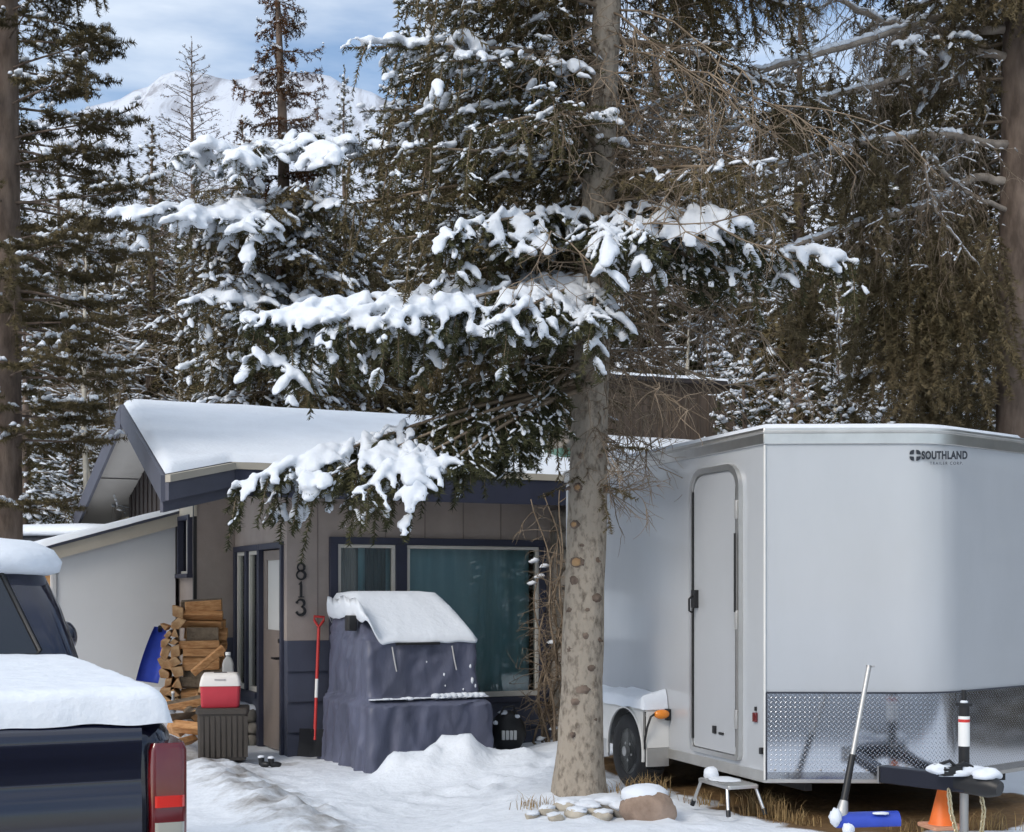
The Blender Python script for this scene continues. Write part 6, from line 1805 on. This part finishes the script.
def place(proto, px, Y, ztop, label, cat='tree', rz=0.0, zb=0.0, wide=1.0, group=G):
    Hs = {id(protoA): 13.0, id(protoB): 11.0, id(protoC): 4.2, id(protoD): 9.0, id(protoE): 6.0, id(protoF): 12.5}[id(proto)]
    if id(proto) not in used: o = proto; used[id(proto)] = 1
    else: o = copy_tree(proto)
    p = P(px, 590, Y); zt = CAM_Z+(HOR-ztop)/F*Y
    s = (zt-zb)/Hs
    o.location = (p.x, p.y, zb); o.rotation_euler = (0, 0, rz); o.scale = (s*wide, s*wide, s)
    tag(o, label, cat, group); return o
rows = [
 # back row, px, Y, top y
 (protoB, 60, 34, 150, 'dim olive spruce standing far back between the left pine and the bare larch', 0.4, 1.0),
 (protoF, 193, 33, 42, 'thin bare larch with a pointed open top against the mountain', 1.1, 1.15),
 (protoD, 140, 30, 215, 'snowy narrow spruce below and left of the bare larch', 2.0, 1.1),
 (protoB, 240, 36, 120, 'olive spruce far behind the rust topped spruce, on its left', 2.6, 1.0),
 (protoA, 345, 31, 70, 'green spruce behind the rust topped spruce, on its right', .3, .9),
 (protoA, 430, 26, -120, 'very tall green spruce left of the main trunk reaching out of the picture', 1.3, 1.05),
 (protoB, 520, 24, -60, 'very tall olive spruce just left of the main trunk', 3.1, 1.1),
 (protoA, 655, 25, -100, 'very tall dark spruce just right of the main trunk', 4.0, 1.05),
 (protoD, 735, 28, 110, 'snow-striped spruce in the gap right of the main trunk', 5.1, 1.2),
 (protoB, 800, 21, -60, 'tall olive spruce behind the long bare limbs', .9, 1.0),
 (protoA, 905, 22, -130, 'very tall green spruce behind the lettered end of the trailer', 2.2, 1.1),
 (protoB, 985, 19, -140, 'tall olive spruce close behind the brown trunk at the right', 1.9, 1.0),
 (protoD, 860, 25, 120, 'snowy spruce far behind the trailer nose', 3.3, 1.3),
 (protoA, -10, 28, -40, 'tall green spruce behind the left pine', 2.9, 1.1),
 (protoB, 380, 23, 150, 'mid height olive spruce behind the middle of the house roof', 4.4, 1.2),
 (protoD, 470, 22, 200, 'snowy spruce behind the house roof near the chimney', 5.5, 1.3),
 (protoB, 590, 21, 120, 'olive spruce behind the chimney', 5.9, 1.2),
 (protoB, 112, 31, 165, 'olive spruce between the left pine and the bare larch, reaching halfway up the slope', 1.9, 1.1),
 (protoA, 160, 37, 175, 'green spruce at the foot of the bare larch', 2.7, 1.2),
 (protoB, 222, 30, 200, 'olive spruce in the gap between the bare larch and the rust topped spruce', 3.9, 1.2),
 (protoA, 85, 40, 190, 'small far green spruce low on the slope beside the left pine', 5.2, 1.3),
 (protoA, 705, 27, -90, 'tall dark spruce in the second rank right of the main trunk', 1.2, 1.15),
 (protoD, 790, 23, 190, 'mid height snow-striped spruce below the longest bare limb', .7, 1.5),
 (protoB, 152, 26, 128, 'olive spruce standing left of the bare larch, its tip near the ridge line', 1.1, 1.25),
 (protoB, 238, 27, 175, 'olive spruce right of the bare larch, behind the topmost snow pads', 3.3, 1.2),
 (protoB, 132, 27, 205, 'bushy olive spruce filling the gap right of the left pine', 4.4, 1.3),
 (protoD, 205, 26, 215, 'snow-striped spruce left of the snow-padded spruce', 1.4, 1.4),
 # snow-laden lower left
 (protoD, 25, 20, 300, 'dense snow-striped spruce behind the pickup at the left edge', 1.0, 1.5),
 (protoD, 72, 23, 370, 'snow-striped young spruce left of the house gable', 2.3, 1.5),
 (protoD, -20, 24, 330, 'snow-striped spruce cut by the left edge of the view', 3.9, 1.5),
 (protoE, 120, 26, 265, 'snow-dusted leafless birch behind the house gable', .2, 1.5),
 (protoE, 175, 25, 300, 'snow-dusted leafless birch above the roof ridge left end', 1.7, 1.6),
 (protoE, 235, 27, 285, 'snow-dusted leafless birch under the rust topped spruce', 2.7, 1.6),
 (protoE, 320, 26, 310, 'snow-dusted leafless birch behind the middle of the roof', 3.6, 1.6),
 (protoE, 405, 25, 300, 'snow-dusted leafless birch behind the roof left of the chimney', 4.9, 1.5),
 (protoE, 90, 22, 330, 'snow-dusted leafless birch just left of the house gable', 5.6, 1.5),
 # young snow pines behind trailer
 (protoC, 745, 15.0, 345, 'young snow-loaded spruce right of the brown outbuilding', 1.5, 1.2),
 (protoC, 712, 19.0, 330, 'taller young snow-loaded spruce behind the outbuilding corner', 2.2, 1.3),
 (protoC, 838, 14.5, 360, 'young snow-loaded spruce above the trailer nose, left of the lettering', 2.8, 1.25),
 (protoC, 880, 15.5, 385, 'small snow-loaded spruce above the lettering on the trailer', 3.7, 1.4),
 (protoC, 790, 17.5, 372, 'small snow-loaded spruce behind the middle of the trailer roof', 4.6, 1.4),
 (protoC, 985, 14.2, 345, 'young snow-loaded spruce left of the brown trunk', 5.2, 1.2),
 (protoC, 1040, 13.8, 365, 'young snow-loaded spruce right of the brown trunk', 5.9, 1.3),
 (protoC, 935, 17.0, 320, 'young snow-loaded spruce behind the hanging needle curtain', .9, 1.3),
 (protoE, 830, 19, 260, 'snow-dusted leafless birch above the trailer nose', 2.0, 1.4),
 (protoE, 905, 20, 290, 'snow-dusted leafless birch behind the needle curtain', 3.2, 1.4),
 (protoE, 690, 21, 250, 'snow-dusted leafless birch behind the brown outbuilding', 4.1, 1.4),
]
for pr, px, Y, yt, lab, rz, wd in rows: place(pr, px, Y, yt, lab, 'tree', rz, -.05, wd)
rgb = random.Random(8)
for i in range(11):  # spruces added out of view so trailer, truck and windows reflect dark trees
    x = -17+3.4*i+rgb.uniform(-.8, .8); o = copy_tree((protoA, protoB)[i % 2]); k = rgb.uniform(.62, .9)
    o.location = (x, -15-rgb.uniform(0, 6), -.1)
    if i in (0, 1): o.location = (-17-rgb.uniform(0, 4), -6+7*i, -.1)
    if i >= 7: o.location = (9.5+rgb.uniform(0, 3.5), 5.5+3*(i-7), -.1)
    o.rotation_euler = (0, 0, rgb.random()*6); o.scale = (k*1.15, k*1.15, k)
    tag(o, 'unseen dark spruce out of view, added for its reflection', 'tree', 'unseen spruces added for reflections')
for i, (x, y, k) in enumerate(((7.6, 8.2, .42), (8.2, 9.6, .5), (8.6, 11.2, .5), (7.4, 10.4, .35))):  # unseen low spruces added so the right nose plate reflects dark foliage
    o = copy_tree(protoB); o.location = (x, y, -.1); o.rotation_euler = (0, 0, 1.3*i); o.scale = (k*1.6, k*1.6, k)
    tag(o, 'unseen young olive spruce right of the trailer, added for its reflection', 'tree', 'unseen young spruces added for reflections')
# pale aspen stems
for px, Y, yt, lab, r_ in ((86, 20.5, 250, 'pale aspen stem standing left of the house gable', .055), (206, 24, 200, 'pale brown aspen stem rising behind the roof ridge', .075)):
    p = P(px, 590, Y); zt = CAM_Z+(HOR-yt)/F*Y; rg = np.random.default_rng(px)
    t = thing('aspen_tree', lab, 'tree', (p.x, p.y, 0), 0, None)
    zs = np.linspace(-.1, zt, 30); trunk_mesh('trunk', [np.array([.03*math.sin(z), 0, z]) for z in zs], [r_*(1-.6*z/zt) for z in zs], M['aspen'], t, rg, 12, .04)
    L = []
    for i in range(26):
        z = zt*rg.uniform(.55, 1); az = rg.uniform(0, 6.28); dead_spray(L, rg, np.array([0, 0, z]), np.array([math.cos(az), math.sin(az), .5]), rg.uniform(.4, 1.0), 2, .010, .1, 4)
    np_obj('crown', [(*tubes(L, 3), 0)], [M['twig_grey']], t)

# ---------------------------------------------------------------- dead vine at the house corner
def vine():
    rg = np.random.default_rng(61); b = P(552, 745, 13.9)
    t = thing('vine', 'tangled leafless tan vine climbing the stone pier right of the window', 'vine', (b.x, b.y, 0))
    L = []
    for i in range(16):
        p = np.array([rg.uniform(-.12, .2), rg.uniform(-.12, .1), 0]); pts = [p.copy()]
        ph = rg.random()*6; top = rg.uniform(1.2, 2.6)
        for k in range(1, 22):
            z = top*k/21; pts.append(p+np.array([.10*math.sin(z*2.2+ph)+.05*math.sin(z*5+ph*2), -.05+.05*math.cos(z*3+ph), z]))
        L.append((np.array(pts), np.linspace(.014, .006, 22)))
        for k in range(4, 22, 2): dead_spray(L, rg, pts[k], np.array([rg.uniform(-1, .6), -.6*rg.random(), rg.uniform(-.3, .5)]), rg.uniform(.15, .4), 1, .005, .4, 3)
    o = np_obj('stems', [(*tubes(L, 5), 0)], [M['twig']], t)
    c = np.array([[-.18, -.1, 1.9], [-.08, -.12, 1.85], [-.12, -.1, 1.75], [.0, -.12, 1.1], [-.2, -.08, 1.68], [.02, -.1, .25], [-.12, -.12, .15], [.1, -.1, .3]])
    n = len(c); np_obj('snow_lump', [(*lumps(c, np.tile([[1., 0, 0.1]], (n, 1)), np.full(n, .05), np.full(n, .04), np.full(n, .03), rg), 0)], [M['snow']], t)
vine()
